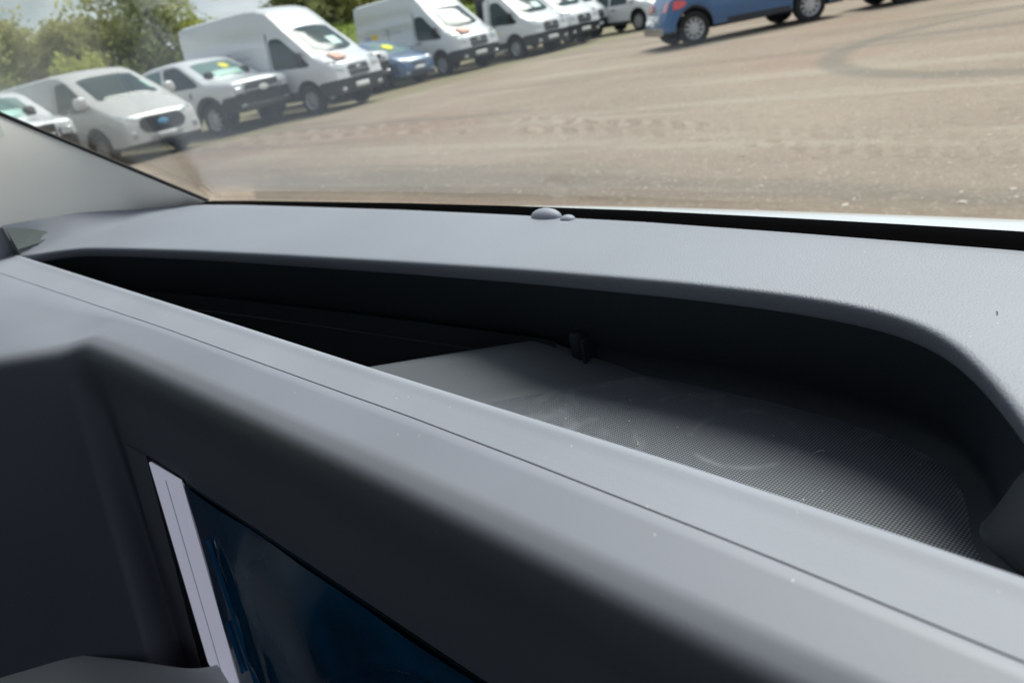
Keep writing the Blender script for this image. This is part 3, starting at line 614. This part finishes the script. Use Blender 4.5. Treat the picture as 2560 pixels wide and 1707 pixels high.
# ------------------------------------------------------------------ the van we sit in (coordinates from the eye, scaled by K)
K = .82
root = empty('van_cabin', (0, 0, EYE))
tag(root, 'cabin of the van in the foreground: grey dashboard with open storage tray under the windscreen', 'vehicle interior')
def kk(p): return (p[0] * K, p[1] * K, p[2] * K)
def poly_interp(tb, x, ext=True):
    xs_ = [t[0] for t in tb]; return [float(np.interp(x, xs_, [t[i] for t in tb])) for i in range(1, len(tb[0]))]
def resample(P, n):
    P = np.array(P, float); d = np.r_[0, np.cumsum(np.linalg.norm(np.diff(P, axis=0), axis=1))]; t = np.linspace(0, d[-1], n)
    # smooth through the points with a Catmull-like pass
    Q = np.stack([np.interp(t, d, P[:, i]) for i in range(P.shape[1])], 1)
    for _ in range(6): Q[1:-1] = .25 * Q[:-2] + .5 * Q[1:-1] + .25 * Q[2:]
    return Q
ZD = -.22
RIM = [(-1.590, .300), (-1.578, .303), (-1.560, .312), (-1.52, .343), (-1.459, .372), (-1.312, .399), (-1.139, .425), (-.922, .452), (-.695, .477), (-.525, .494), (-.348, .505), (-.256, .505), (-.190, .497), (-.150, .481), (-.120, .453), (-.098, .422), (-.078, .392), (-.060, .360), (-.040, .320), (-.025, .270)]
N_ = 140; rim = resample([(x, y) for x, y in RIM], N_)
WB = [(-1.62, .590), (-1.545, .634), (-1.40, .645), (-1.265, .650), (-.93, .661), (-.697, .662), (-.499, .659), (-.313, .648), (-.136, .635), (.05, .615), (.30, .56), (.52, .48), (.56, .44)]
SE = [(-1.62, .299, -.1575), (-1.62, .306, -.1585), (-1.62, .425, -.1755), (-1.615, .530, -.2005), (-1.585, .610, -.2155)]
outer = [(p[0], p[1], p[2]) for p in SE] + [(x, y, ZD) for x, y in WB[1:]] + [(.56, .30, ZD), (.30, .262, ZD), (.02, .262, ZD)]
# target ring parameter: match by arc position, denser on the back edge
def arcs(P): P = np.array(P); return np.r_[0, np.cumsum(np.linalg.norm(np.diff(P, axis=0), axis=1))]
oa = arcs(outer); oP = np.array(outer)
# anchors: rim parameter (0..1) -> position along outer
anchor = [(0, 0), (3 / 19, oa[2]), (4 / 19, oa[3]), (5 / 19, oa[4] + .02), (7 / 19, oa[6] + .1), (9 / 19, oa[9]), (11 / 19, oa[11]), (13 / 19, oa[13]), (16 / 19, oa[15] + .1), (18 / 19, oa[18]), (1, oa[-1])]
# rim parameter by original index
ra = arcs([(x, y) for x, y in RIM]); ridx = np.interp(np.linspace(0, ra[-1], N_), ra, np.arange(len(RIM)) / (len(RIM) - 1))
ot = np.interp(ridx, [a for a, _ in anchor], [b_ for _, b_ in anchor]); out_pts = np.stack([np.interp(ot, oa, oP[:, i]) for i in range(3)], 1)
tan = np.gradient(rim, axis=0); tan /= np.linalg.norm(tan, axis=1)[:, None]; inn = np.stack([tan[:, 1], -tan[:, 0]], 1)   # towards the tray
def ring(off, z): return [(rim[i, 0] + inn[i, 0] * off, rim[i, 1] + inn[i, 1] * off, z) for i in range(N_)]
rows = []
for t in (1, .985, .94, .85, .7, .5, .3, .15, .05):
    r = []
    for i in range(N_):
        a = np.array([rim[i, 0], rim[i, 1], ZD]); b_ = out_pts[i]; e = t * t if b_[2] > ZD + .001 else t
        p = a + (b_ - a) * t; p[2] = a[2] + (b_[2] - a[2]) * (t ** 2.2); p[2] -= .0045 * max(0, (t - .90) / .10) ** 2; r.append(kk(p))
    rows.append(r)
for off, z in ((-.004, 0), (-.0012, -.0002), (.0008, -.0008), (.0022, -.0019), (.0029, -.0035), (.0030, -.006), (.0025, -.0095), (.0014, -.0145), (.0006, -.0162), (-.0012, -.0172), (-.006, -.0178)):
    rows.append([kk(p) for p in ring(off, ZD + z)])
dash = grid_mesh('dashboard', rows, M['dash'], root, 50)
# storage tray: walls below the lip, pocket and mat
def wallring(off, z, bulge=0):
    R = []
    for i in range(N_):
        s_ = i / (N_ - 1); b_ = 0
        x, y = rim[i]
        if y < .47 and x > -.4: b_ = bulge * math.exp(-((y - .405) / .045) ** 2)
        R.append(kk((x + inn[i, 0] * (off + b_) - b_ * .3, y + inn[i, 1] * (off + b_), z)))
    return R
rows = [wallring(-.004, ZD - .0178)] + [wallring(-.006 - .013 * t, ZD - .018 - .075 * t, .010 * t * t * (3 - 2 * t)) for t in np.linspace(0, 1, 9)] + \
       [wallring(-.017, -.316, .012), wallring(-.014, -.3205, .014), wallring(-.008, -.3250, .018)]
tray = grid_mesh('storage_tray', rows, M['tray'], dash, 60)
def zfloor_old(x, y):
    # crest line through (-.66,.383) and (-.54,.495); q is the distance to the right of it
    q = (x + .66) * .683 - (y - .383) * .730
    if q < -.030: return -.42
    if q < -.006: return -.42 + .106 * ((q + .030) / .024)
    if q < .006: return -.3135 + .0015 * math.cos(q / .006 * 1.57)
    t = min(1, (q - .006) / .085); return -.3135 - .0105 * (t * t * (3 - 2 * t))
def matmat():
    mt = pmat('ribbed_rubber_mat', (.12, .13, .145), .5, .5); t = mt.node_tree; b = t.nodes['Principled BSDF']; lk = t.links.new
    tc = t.nodes.new('ShaderNodeTexCoord'); mp = t.nodes.new('ShaderNodeMapping'); mp.inputs['Rotation'].default_value = (0, 0, math.radians(4)); s = 1 / .00185
    mp.inputs['Scale'].default_value = (s, s, 0); lk(tc.outputs['Object'], mp.inputs[0])
    fr = t.nodes.new('ShaderNodeVectorMath'); fr.operation = 'FRACTION'; lk(mp.outputs[0], fr.inputs[0])
    sb = t.nodes.new('ShaderNodeVectorMath'); sb.operation = 'SUBTRACT'; sb.inputs[1].default_value = (.5, .5, 0); lk(fr.outputs[0], sb.inputs[0])
    ln = t.nodes.new('ShaderNodeVectorMath'); ln.operation = 'LENGTH'; lk(sb.outputs[0], ln.inputs[0])
    mr = t.nodes.new('ShaderNodeMapRange'); mr.inputs[1].default_value = .44; mr.inputs[2].default_value = .30; lk(ln.outputs['Value'], mr.inputs[0])
    mm = t.nodes.new('ShaderNodeMix'); mm.data_type = 'RGBA'; mm.inputs['A'].default_value = (.022, .025, .03, 1); mm.inputs['B'].default_value = (.20, .22, .26, 1); lk(mr.outputs[0], mm.inputs[0])
    # scuffs and dust
    nz = t.nodes.new('ShaderNodeTexNoise'); nz.inputs['Scale'].default_value = 14; nz.inputs['Detail'].default_value = 5; nz.inputs['Distortion'].default_value = 1.5; lk(tc.outputs['Object'], nz.inputs[0])
    m2 = t.nodes.new('ShaderNodeMapRange'); m2.inputs[1].default_value = .56; m2.inputs[2].default_value = .74; m2.inputs[4].default_value = .28; lk(nz.outputs[0], m2.inputs[0])
    m3 = t.nodes.new('ShaderNodeMix'); m3.data_type = 'RGBA'; lk(mm.outputs['Result'], m3.inputs['A']); m3.inputs['B'].default_value = (.42, .44, .47, 1); lk(m3.outputs['Result'], b.inputs['Base Color'])
    ds = t.nodes.new('ShaderNodeVectorMath'); ds.operation = 'DISTANCE'; ds.inputs[1].default_value = (-.222, .374, -.2653); lk(tc.outputs['Object'], ds.inputs[0])
    ab = t.nodes.new('ShaderNodeMath'); ab.operation = 'SUBTRACT'; ab.inputs[1].default_value = .034; lk(ds.outputs['Value'], ab.inputs[0]); aa = t.nodes.new('ShaderNodeMath'); aa.operation = 'ABSOLUTE'; lk(ab.outputs[0], aa.inputs[0])
    rg = t.nodes.new('ShaderNodeMapRange'); rg.inputs[1].default_value = .0035; rg.inputs[2].default_value = .0; rg.inputs[4].default_value = .8; lk(aa.outputs[0], rg.inputs[0])
    n2 = t.nodes.new('ShaderNodeTexNoise'); n2.inputs['Scale'].default_value = 45; n2.inputs['Detail'].default_value = 4; lk(tc.outputs['Object'], n2.inputs[0])
    m4 = t.nodes.new('ShaderNodeMapRange'); m4.inputs[1].default_value = .48; m4.inputs[2].default_value = .66; m4.inputs[4].default_value = .35; lk(n2.outputs[0], m4.inputs[0])
    mu = t.nodes.new('ShaderNodeMath'); mu.operation = 'MULTIPLY'; lk(rg.outputs[0], mu.inputs[0]); lk(m4.outputs[0], mu.inputs[1])
    ad = t.nodes.new('ShaderNodeMath'); ad.operation = 'ADD'; ad.use_clamp = True; lk(mu.outputs[0], ad.inputs[0]); lk(m2.outputs[0], ad.inputs[1]); lk(ad.outputs[0], m3.inputs[0])
    bp = t.nodes.new('ShaderNodeBump'); bp.inputs['Strength'].default_value = .5; bp.inputs['Distance'].default_value = .0005; lk(mr.outputs[0], bp.inputs['Height']); lk(bp.outputs[0], b.inputs['Normal'])
    return dust(mt, 240, .99, (.8, .8, .8))
rx = [p[0] for p in RIM[2:]]; ry = [p[1] for p in RIM[2:]]; rx = rx[:12] + [r_ + .018 for r_ in rx[12:]]
def qof(x, y): return (x + .66) * .683 - (y - .383) * .730
XS = np.concatenate([np.arange(-.70, -.30, .012), np.arange(-.30, -.035, .005)]); YS = np.linspace(0, 1, 30); V = []; F = []
for x in XS:
    yb = float(np.interp(x, rx, ry)) + .018
    for t in YS: y = .262 + (max(.27, yb) - .262) * t; V.append(kk((x, y, -.3235 + .0008 * math.sin(x * 9) * math.sin(y * 14))))
for i in range(len(XS) - 1):
    for j in range(29):
        if qof(XS[i + 1], V[i * 30 + j][1] / K) > .056: F.append((i * 30 + j, i * 30 + j + 1, (i + 1) * 30 + j + 1, (i + 1) * 30 + j))
mesh('tray_mat', V, F, matmat(), dash, 70)
# smooth raised divider with a rounded crest, dropping into the deep pocket on the far side
M['divider'] = pmat('divider_plastic', (.085, .095, .11), .45, .6, bump=(900, .15, .0004)); rows = []
PROF = ((-.030, -.44), (-.022, -.36), (-.014, -.320), (-.010, -.3095), (-.006, -.3055), (-.001, -.3040), (.005, -.3045), (.012, -.3065), (.025, -.3105), (.040, -.3150), (.055, -.3190), (.068, -.3215), (.080, -.3230), (.086, -.3245))
def smax(q):
    s_ = .10
    while True:
        x, y = -.66 + s_ * .730 + q * .683, .383 + s_ * .683 - q * .730
        if y > float(np.interp(x, rx, ry)) + .014: return s_
        s_ += .002
SM = [smax(q) for q, _ in PROF]
for u in np.linspace(0, 1, 36): rows.append([kk((-.66 + (-.16 + (SM[k] + .16) * u) * .730 + q * .683, .383 + (-.16 + (SM[k] + .16) * u) * .683 - q * .730, z)) for k, (q, z) in enumerate(PROF)])
grid_mesh('tray_divider', rows, M['divider'], dash, 70)
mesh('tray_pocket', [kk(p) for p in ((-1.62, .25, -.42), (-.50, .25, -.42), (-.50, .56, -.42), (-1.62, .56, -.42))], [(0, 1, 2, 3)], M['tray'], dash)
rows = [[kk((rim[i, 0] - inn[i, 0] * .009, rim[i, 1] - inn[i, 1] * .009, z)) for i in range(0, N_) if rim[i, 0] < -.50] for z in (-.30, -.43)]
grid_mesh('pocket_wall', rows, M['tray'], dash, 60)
bm = bmesh.new(); box_bm(bm, -.485 * K, -.470 * K, .502 * K, .520 * K, -.324 * K, -.288 * K, .004); box_bm(bm, -.468 * K, -.464 * K, .500 * K, .520 * K, -.324 * K, -.292 * K, .0015); bmobj('tray_clip', bm, M['tray'], dash, 40)

# moulded scoop in the front right corner of the tray
LO = resample([(-.096, .470), (-.101, .458), (-.105, .445), (-.107, .430), (-.103, .417), (-.092, .406), (-.078, .397), (-.050, .380)], 30)
UP = resample([(-.090, .440), (-.082, .425), (-.077, .408), (-.0745, .392), (-.074, .375), (-.072, .362), (-.066, .350), (-.045, .335)], 30); rows = []
for f in np.linspace(0, 1, 14):
    g_ = f * f * (3 - 2 * f); rows.append([kk((LO[i, 0] * (1 - f) + (UP[i, 0] + .004) * f, LO[i, 1] * (1 - f) + UP[i, 1] * f, -.3225 * (1 - g_) - .256 * g_)) for i in range(30)])
for o_, z in ((.003, -.2535), (.010, -.2525), (.05, -.2515)): rows.append([kk((UP[i, 0] + .004 + o_, UP[i, 1] - o_ * .2, z)) for i in range(30)])
grid_mesh('tray_scoop', rows, pmat('scoop_plastic', (.12, .13, .145), .42, .6, bump=(900, .3, .0005)), dash, 80)
# ridge strip between the tray and the fascia, slightly bowed like the photo
RB = [(-1.74, .303), (-.8, .286), (-.474, .279), (-.338, .277), (-.203, .276), (-.103, .273), (-.05, .270), (.1, .262), (.56, .235)]
SB = [(-1.74, .244), (-1.502, .245), (-.805, .249), (-.60, .247), (-.475, .246), (-.40, .246), (-.28, .243), (-.14, .238), (-.041, .232), (.1, .225), (.56, .205)]
xs_ = np.linspace(-1.80, .54, 64); rows = []
prof = [(.003, -.10), (.0025, -.03), (.002, -.008), (.0012, -.003), (-.001, -.0008), (-.004, 0), (-.0075, -.0004), (-.010, -.0012)]
for o_, z in prof[2:]: rows.append([kk((x, float(np.interp(x, *zip(*RB))) + o_, ZD + z)) for x in xs_])
for f in (.25, .5, .75): rows.append([kk((x, (float(np.interp(x, *zip(*RB))) - .010) * (1 - f) + (float(np.interp(x, *zip(*SB))) + .0012) * f, ZD - .0012 - .0035 * f)) for x in xs_])
for o_, z in ((.0002, -.0047), (.0001, -.0060)): rows.append([kk((x, float(np.interp(x, *zip(*SB))) + o_, ZD + z)) for x in xs_])
strip = grid_mesh('ridge_strip', rows, M['strip'], dash, 60)
grid_mesh('tray_front_wall', [[kk((x, float(np.interp(x, *zip(*RB))) + o_ - .0004, ZD + z)) for x in xs_] for o_, z in ((.004, -.12), (.0032, -.05), (.0024, -.0075))], M['tray'], dash, 60)

# fascia below the strip: right part runs across, left part wraps towards the passenger
PATH = [(.56, .160), (.3, .176), (.1, .185), (-.05, .190), (-.35, .197), (-.62, .198), (-.80, .199), (-.885, .197), (-.905, .196), (-.922, .188), (-.94, .171), (-.99, .124), (-1.12, .005), (-1.30, -.16)]
SEAMX = [.56, .3, .1, -.05, -.35, -.62, -.80, -.875, -.90, -.925, -.955, -1.06, -1.3, -1.66]
NP = 150; pa = arcs(PATH); tt = np.concatenate([np.linspace(0, pa[6], 40, endpoint=False), np.linspace(pa[6], pa[11], 80, endpoint=False), np.linspace(pa[11], pa[-1], 30)])
path = np.stack([np.interp(tt, pa, [p[i] for p in PATH]) for i in (0, 1)], 1); sx_ = np.interp(tt, pa, SEAMX)
for _ in range(10):
    path[1:-1] = .25 * path[:-2] + .5 * path[1:-1] + .25 * path[2:]; sx_[1:-1] = .25 * sx_[:-2] + .5 * sx_[1:-1] + .25 * sx_[2:]
wl = np.clip((tt - pa[8]) / (pa[10] - pa[8]), 0, 1); wl = wl * wl * (3 - 2 * wl)      # 0 on the display side, 1 on the passenger side
tg = np.gradient(path, axis=0); tg /= np.linalg.norm(tg, axis=1)[:, None]; nr = np.stack([-tg[:, 1], tg[:, 0]], 1); nr *= np.sign(-nr[:, 1:2] + 1e-9)
rows = []
def seam_y(x): return float(np.interp(x, *zip(*SB)))
n_t = len(tt)
r0 = [kk((sx_[i], seam_y(sx_[i]) - .0004, ZD - .010)) for i in range(n_t)]; r1 = [kk((sx_[i], seam_y(sx_[i]) - .0002, ZD - .0054)) for i in range(n_t)]; r2 = [kk((sx_[i], seam_y(sx_[i]) - .0006, ZD - .0052)) for i in range(n_t)]
rows += [r0, r1, r2]
def fz(i): return ZD - .0125 - .004 * wl[i]
for f in (.2, .4, .6, .8, .93):
    r = []
    for i in range(n_t):
        s_ = np.array([sx_[i], seam_y(sx_[i]) - .0006]); e = path[i] - nr[i] * .010; p = s_ * (1 - f) + e * f
        z = (ZD - .0053) * (1 - f) + fz(i) * f - .0015 * wl[i] * math.sin(f * 3.14); r.append(kk((p[0], p[1], z)))
    rows.append(r)
RP = [(-.0085, -.0005), (-.0045, -.0022), (-.001, -.0052), (.0015, -.0095), (.0030, -.0155), (.0040, -.024)]   # rolled edge
for o_, z in RP:
    k_ = 1.25; rows.append([kk((path[i, 0] + nr[i, 0] * o_ * k_, path[i, 1] + nr[i, 1] * o_ * k_, fz(i) + z * k_)) for i in range(n_t)])
def wall_off(z, w):    # outward lean of the vertical face below the roll
    a = float(np.interp(-z, [.26, .345, .60, .80], [.0, .0, .018, .03])); b_ = float(np.interp(-z, [.26, .354, .60, .80], [.005, .020, .072, .11])); return a * (1 - w) + b_ * w
def yface(z): return .190 + (z + .345) * .098
for z in (-.28, -.30, -.32, -.345, -.38, -.42, -.46, -.50, -.55, -.60, -.66, -.72, -.80):
    g_ = min(1, (-z - .262) / .075) if z > -.337 else 1; g_ = g_ * g_ * (3 - 2 * g_); rows.append([kk((path[i, 0] + nr[i, 0] * wall_off(z, wl[i]) * (wl[i] + (1 - wl[i]) * (1 - g_)), (path[i, 1] + nr[i, 1] * wall_off(z, wl[i])) * (1 - (1 - wl[i]) * g_) + yface(z) * (1 - wl[i]) * g_, z)) for i in range(n_t)])
fascia = grid_mesh('fascia', rows, M['fascia'], dash, 70)

# display unit in the fascia: face plane through (y .184, z -.345) and (y .159, z -.60)
def face(X, z, d=0): return kk((X, .190 + (z + .345) * .098 - d, z))
def fplate(name, P, d0, d1, mt, parent, sm=30):
    n = len(P); V = [face(x, z, d1) for x, z in P] + [face(x, z, d0) for x, z in P]; F = [tuple(range(n))] + [(i, (i + 1) % n, n + (i + 1) % n, n + i) for i in range(n)] + [tuple(range(n, 2 * n))]
    return mesh(name, V, F, mt, parent, sm)
disp = fplate('display_surround', [(-.884, -.352), (-.824, -.350), (-.858, -.69), (-.930, -.705)], -.02, .0025, M['slab'], dash)
gap = fplate('display_housing', [(-.826, -.3505), (-.728, -.3490), (-.728, -.665), (-.858, -.692)], -.01, .0018, M['black'], dash)
M['bezel'].node_tree.nodes['Principled BSDF'].inputs['Emission Color'].default_value = (.78, .80, 1.0, 1); M['bezel'].node_tree.nodes['Principled BSDF'].inputs['Emission Strength'].default_value = .19  # emission added to the bezel in place of reflected window light
bez = fplate('glowing_display_bezel', [(-.812, -.3535), (-.731, -.3500), (-.731, -.640), (-.70, -.66), (-.775, -.645), (-.812, -.612)], .0, .0040, M['bezel'], dash)
fplate('bezel_groove', [(-.7725, -.362), (-.7715, -.362), (-.7715, -.64), (-.7725, -.64)], .003, .0044, M['slab'], bez)
scr_m = pmat('display_glass', (.004, .04, .065), .05, .8, coat=.5, noise=(9, .7))
screen = fplate('display_screen', [(-.7285, -.3515), (-.235, -.3515), (-.235, -.66), (-.7285, -.66)], -.005, .0022, scr_m, dash)
# crumpled blue protective film with loose folds
film_m = pmat('blue_protective_film', (.010, .11, .24), .16, .6, coat=.4, noise=(12, .5))
rows = []
for j in range(70):
    z = -.3525 - .3015 * j / 69; r = []
    for i in range(90):
        X = -.722 + .484 * i / 89
        h = .0012 + .0012 * math.sin(X * 31 + z * 17) * math.sin(z * 23 - X * 11)
        u = (X + .668) + (z + .40) * .10; h += .0055 * math.exp(-(u / .0045) ** 2) * max(0, min(1, (-z - .385) / .03)) * max(0, min(1, (.57 + z) / .04))
        u2 = (X + .625) + (z + .52) * .22; h += .004 * math.exp(-(u2 / .004) ** 2) * max(0, min(1, (-z - .50) / .03))
        u3 = (z + .47) - .10 * math.sin((X + .5) * 9); h += .003 * math.exp(-(u3 / .004) ** 2) * max(0, min(1, (X + .58) / .04))
        r.append(face(X, z, .0028 + h))
    rows.append(r)
film = grid_mesh('protective_film', rows, film_m, screen, 80)
crease_m = pmat('film_crease', (.03, .26, .62), .2, .7, coat=.5)  # brighter blue than the film, painting the sheen along its folds
for P, wd in (([(-.690, -.40), (-.684, -.44), (-.676, -.49), (-.668, -.55), (-.652, -.62), (-.648, -.655)], .0075), ([(-.668, -.565), (-.660, -.60), (-.652, -.655)], .004), ([(-.640, -.60), (-.625, -.655)], .004), ([(-.700, -.50), (-.694, -.56)], .003)):
    Q = resample([(p[0], p[1]) for p in P], 24); rr = []
    for a_, (x, z) in enumerate(Q):
        w_ = wd * math.sin(math.pi * (a_ + .3) / 24.6) ** .6; rr.append([face(x - w_, z, .0050), face(x - w_ * .4, z, .0078), face(x + w_ * .2, z, .0084), face(x + w_, z, .0052)])
    grid_mesh('film_crease', rr, crease_m, screen, 80)
# rounded grey ledge under the passenger side of the fascia
LED = [(-1.30, -.25), (-1.10, -.045), (-1.06, -.003), (-.95, .058), (-.86, .105), (-.80, .132), (-.775, .146), (-.765, .165), (-.765, .22)]
le = resample(LED, 50); tl = np.gradient(le, axis=0); tl /= np.linalg.norm(tl, axis=1)[:, None]; nl = np.stack([tl[:, 1], -tl[:, 0]], 1); rows = []
for o_, z in ((-.006, -.5985), (-.003, -.599), (.0, -.6), (.004, -.602), (.02, -.612), (.045, -.632), (.065, -.66), (.075, -.70), (.078, -.80)):
    rows.append([kk((le[i, 0] + nl[i, 0] * o_, le[i, 1] + nl[i, 1] * o_, z)) for i in range(50)])
grid_mesh('lower_ledge', rows, pmat('satin_grey_plastic', (.75, .75, .75), .35, .5), dash, 70)
# side demister vent at the far end of the dashboard
P = [(-1.640, .300), (-1.590, .365), (-1.575, .366), (-1.56, .345), (-1.575, .300)]
def dz(x, y): return -.2085
Vv = [kk((-1.612, .302, -.176)), kk((-1.610, .345, -.192)), kk((-1.600, .372, -.2085)), kk((-1.590, .335, -.2135)), kk((-1.594, .302, -.2150))]
mesh('demister_vent', [(v[0] + .002, v[1], v[2] + .004) for v in Vv] + [(v[0] + .002, v[1], v[2] - .02) for v in Vv], [(0, 1, 2, 3, 4)] + [(i, (i + 1) % 5, 5 + (i + 1) % 5, 5 + i) for i in range(5)], M['vent'], dash)
# end cap that closes the dashboard against the door
EP = [(-.10, -.125), (.18, -.142), (.303, -.1590), (.425, -.1765), (.530, -.2015), (.610, -.2165), (.610, -.50), (-.10, -.50)]
Vp = [kk((-1.622, y, z)) for y, z in EP] + [kk((-1.68, y, z)) for y, z in EP]
mesh('dashboard_end_panel', Vp, [tuple(range(8)), tuple(range(15, 7, -1))] + [(i, (i + 1) % 8, 8 + (i + 1) % 8, 8 + i) for i in range(8)], M['dash'], dash, 30)
# sensor bump near the windscreen
bm = bmesh.new()
for (x, y, sx1, sy1, sz1) in ((-.628, .650, .023, .012, .0110), (-.590, .645, .010, .008, .0058), (-.586, .632, .010, .004, .0015)):
    r = bmesh.ops.create_uvsphere(bm, u_segments=20, v_segments=12, radius=1)
    for v in r['verts']: v.co = Vector(kk((x + v.co.x * sx1, y + v.co.y * sy1, ZD - .001 + v.co.z * sz1)))
bmobj('light_sensor', bm, M['strip'], dash, 60)

# stray fibres and crumbs caught on the plastic
fib = pmat('lint', (.02, .02, .02), .8, .1); fibl = pmat('pale_lint', (.5, .5, .5), .8, .1)
for (x, y, z, ln_, a_, mt_) in ((-.120, .505, -.2195, .004, 2.0, fib), (-.215, .46, -.3225, .008, .9, fibl), (-.34, .41, -.3225, .006, 2.4, fibl)):
    bm = bmesh.new(); limb(bm, [kk((x + ln_ * (t - .5) * math.cos(a_), y + ln_ * (t - .5) * math.sin(a_) + .002 * math.sin(t * 3), z + .0004 * math.sin(t * 3.1))) for t in (0, .25, .5, .75, 1)], [.00022] * 5, 5); bmobj('lint', bm, mt_, dash, 60)
# A pillar trim ---------------------------------------------------------
B0 = np.array([-1.545, .638, -.219])
def gdir(x):   # rake direction of the glass at base position x
    f = np.clip((x + .52) / 1.03, -1, 1); return np.array([.40 * f, -1.0, .875])
def edge(t): return B0 + t * gdir(-1.55)
rows = []
TT = np.concatenate([np.linspace(0, .35, 22), np.linspace(.36, .40, 3)])
for t in TT:
    e = edge(t); sy = e[1] + .02; yy_ = min(.625, sy); sp_ = np.array([float(np.interp(yy_, [.53, .62], [-1.618, -1.582])), yy_, float(np.interp(yy_, [-.2, .24, .300, .425, .530, .61], [-.02, -.148, -.158, -.1755, -.2005, -.2155])) - .012])
    if t > .38: sp_ = np.array([-1.618, e[1] + .02, -.155 + (t - .38) * .65])
    r = [kk(e + np.array([-.004, .012, -.002])), kk(e + np.array([0, .004, -.001]))]
    wdt = np.linalg.norm(sp_ - e)
    for f in np.linspace(.03, 1, 14):
        p = e * (1 - f) + sp_ * f; bl = math.sin(f * math.pi) ** .8 * .16 * wdt; p = p + np.array([.75, -.45, .25]) * bl * .5; r.append(kk(p))
    rows.append(r)
grid_mesh('pillar_trim', rows, M['trim'], root, 80)
rows = [[kk(edge(t) + np.array(o_)) for t in TT] for o_ in ((.000, -.001, .0005), (.003, .0005, .0015), (.0035, .006, .002), (-.004, .012, 0))]
grid_mesh('windscreen_seal', rows, M['rubber'], root, 80)
# windscreen with its black ceramic band along the bottom ------------------
def gp(x, t, d=0):
    y = float(np.interp(x, *zip(*WB))); y0 = y + .018; g_ = gdir(x); bow = .05 * (1 - ((x + .52) / 1.08) ** 2) * min(1, t * 2)
    return kk(np.array([x, y0, ZD - .004]) + t * g_ + np.array([0, bow * .8 + d * .57, bow * .5 + d * .82]))
gx = np.linspace(-1.585, .55, 50); gt = np.linspace(0, .40, 12)
def pane(name, X, T, d0, d1, mt, parent):
    a = [[gp(x, t, d0) for x in X] for t in T]; b_ = [[gp(x, t, d1) for x in X] for t in T]; n, k = len(X), len(T)
    V = [p for r in a for p in r] + [p for r in b_ for p in r]; F = []; o_ = n * k
    for j in range(k - 1):
        for i in range(n - 1):
            q = j * n + i; F += [(q, q + 1, q + n + 1, q + n), (o_ + q, o_ + q + n, o_ + q + n + 1, o_ + q + 1)]
    for i in range(n - 1): F += [(i, o_ + i, o_ + i + 1, i + 1), ((k - 1) * n + i, (k - 1) * n + i + 1, o_ + (k - 1) * n + i + 1, o_ + (k - 1) * n + i)]
    for j in range(k - 1): F += [(j * n, j * n + n, o_ + j * n + n, o_ + j * n), (j * n + n - 1, o_ + j * n + n - 1, o_ + j * n + 2 * n - 1, j * n + 2 * n - 1)]
    return mesh(name, V, F, mt, parent, 60)
ws = pane('windscreen', gx, gt, .002, .007, M['glass'], root)
def band_h(x): return float(np.interp(x, [-1.6, -1.3, -.9, -.5, -.2, .5], [.003, .004, .007, .0105, .014, .016]))
rows = []
for k_ in range(5):
    rows.append([gp(x, band_h(x) * (k_ / 4) * 1.0 - .03 * (k_ == 0), .0005) for x in gx])
grid_mesh('ceramic_band', rows, M['rubber'], root, 80)
# bonnet: white crest just beyond the glass ---------------------------------
rows = []
for y in np.concatenate([np.linspace(.74, .92, 4), np.linspace(.94, 1.06, 7), [1.10, 1.16, 1.24]]):
    r = []
    for x in np.linspace(-1.75, .7, 50):
        u = (x + .52) / 1.2; crown = -.07 * abs(u) ** 3.2 - .004 * u * u; zz = -.3138 + crown; f = (y - .98) / .12; zz -= (.012 * f * f if y < .98 else .03 * f * f + .01 * max(0, f)); r.append(kk((x, y, zz)))
    rows.append(r)
grid_mesh('bonnet', rows, M['white'], root, 80)
box('cowl', -1.6 * K, .6 * K, .62 * K, .80 * K, -.36 * K, -.335 * K, M['black'], root)
# rest of the cabin around the eye -------------------------------------------
KX0, KX1 = -1.60 * K, .58 * K
hz = gp(-.5, .40)[2]; hy = gp(-.5, .40)[1]
box('headliner', KX0 - .02, KX1 + .02, -1.5, hy + .01, hz - .004, hz + .03, M['liner'], root, .005)
box('cabin_floor', KX0 - .02, KX1 + .02, -1.5, .6, -1.02, -.98, M['dark'], root)
box('bulkhead', KX0, KX1, -1.56, -1.5, -1.0, hz, M['dark'], root)
for xa, xb_, nm in ((KX0 - .06, KX0 - .005, 'l'), (KX1 + .005, KX1 + .06, 'r')):
    d = box('door_panel', xa, xb_, -1.5, .52, -.98, -.24 if nm == 'l' else -.20, M['liner'] if nm == 'l' else M['dark'], root, .01)
    box('rear_pillar', xa, xb_, -1.5, -1.25, -.24 if nm == 'l' else -.20, hz, M['liner'], root, .01)
    box('side_glass', (xa + xb_) / 2 - .002, (xa + xb_) / 2 + .002, -1.25, .30, -.24, hz, M['glass'], root)
box('bulkhead_front', KX0, KX1, .50, .56, -1.0, -.30, M['dark'], root)
for xc in (-.95, -.02):
    s_ = box('seat_back', xc - .24, xc + .24, -.98, -.84, -.75, -.10, M['dark'], root, .05); box('headrest', xc - .13, xc + .13, -.97, -.87, -.12, .02, M['dark'], s_, .03)
    box('seat_cushion', xc - .25, xc + .25, -.86, -.36, -.86, -.74, M['dark'], root, .05)
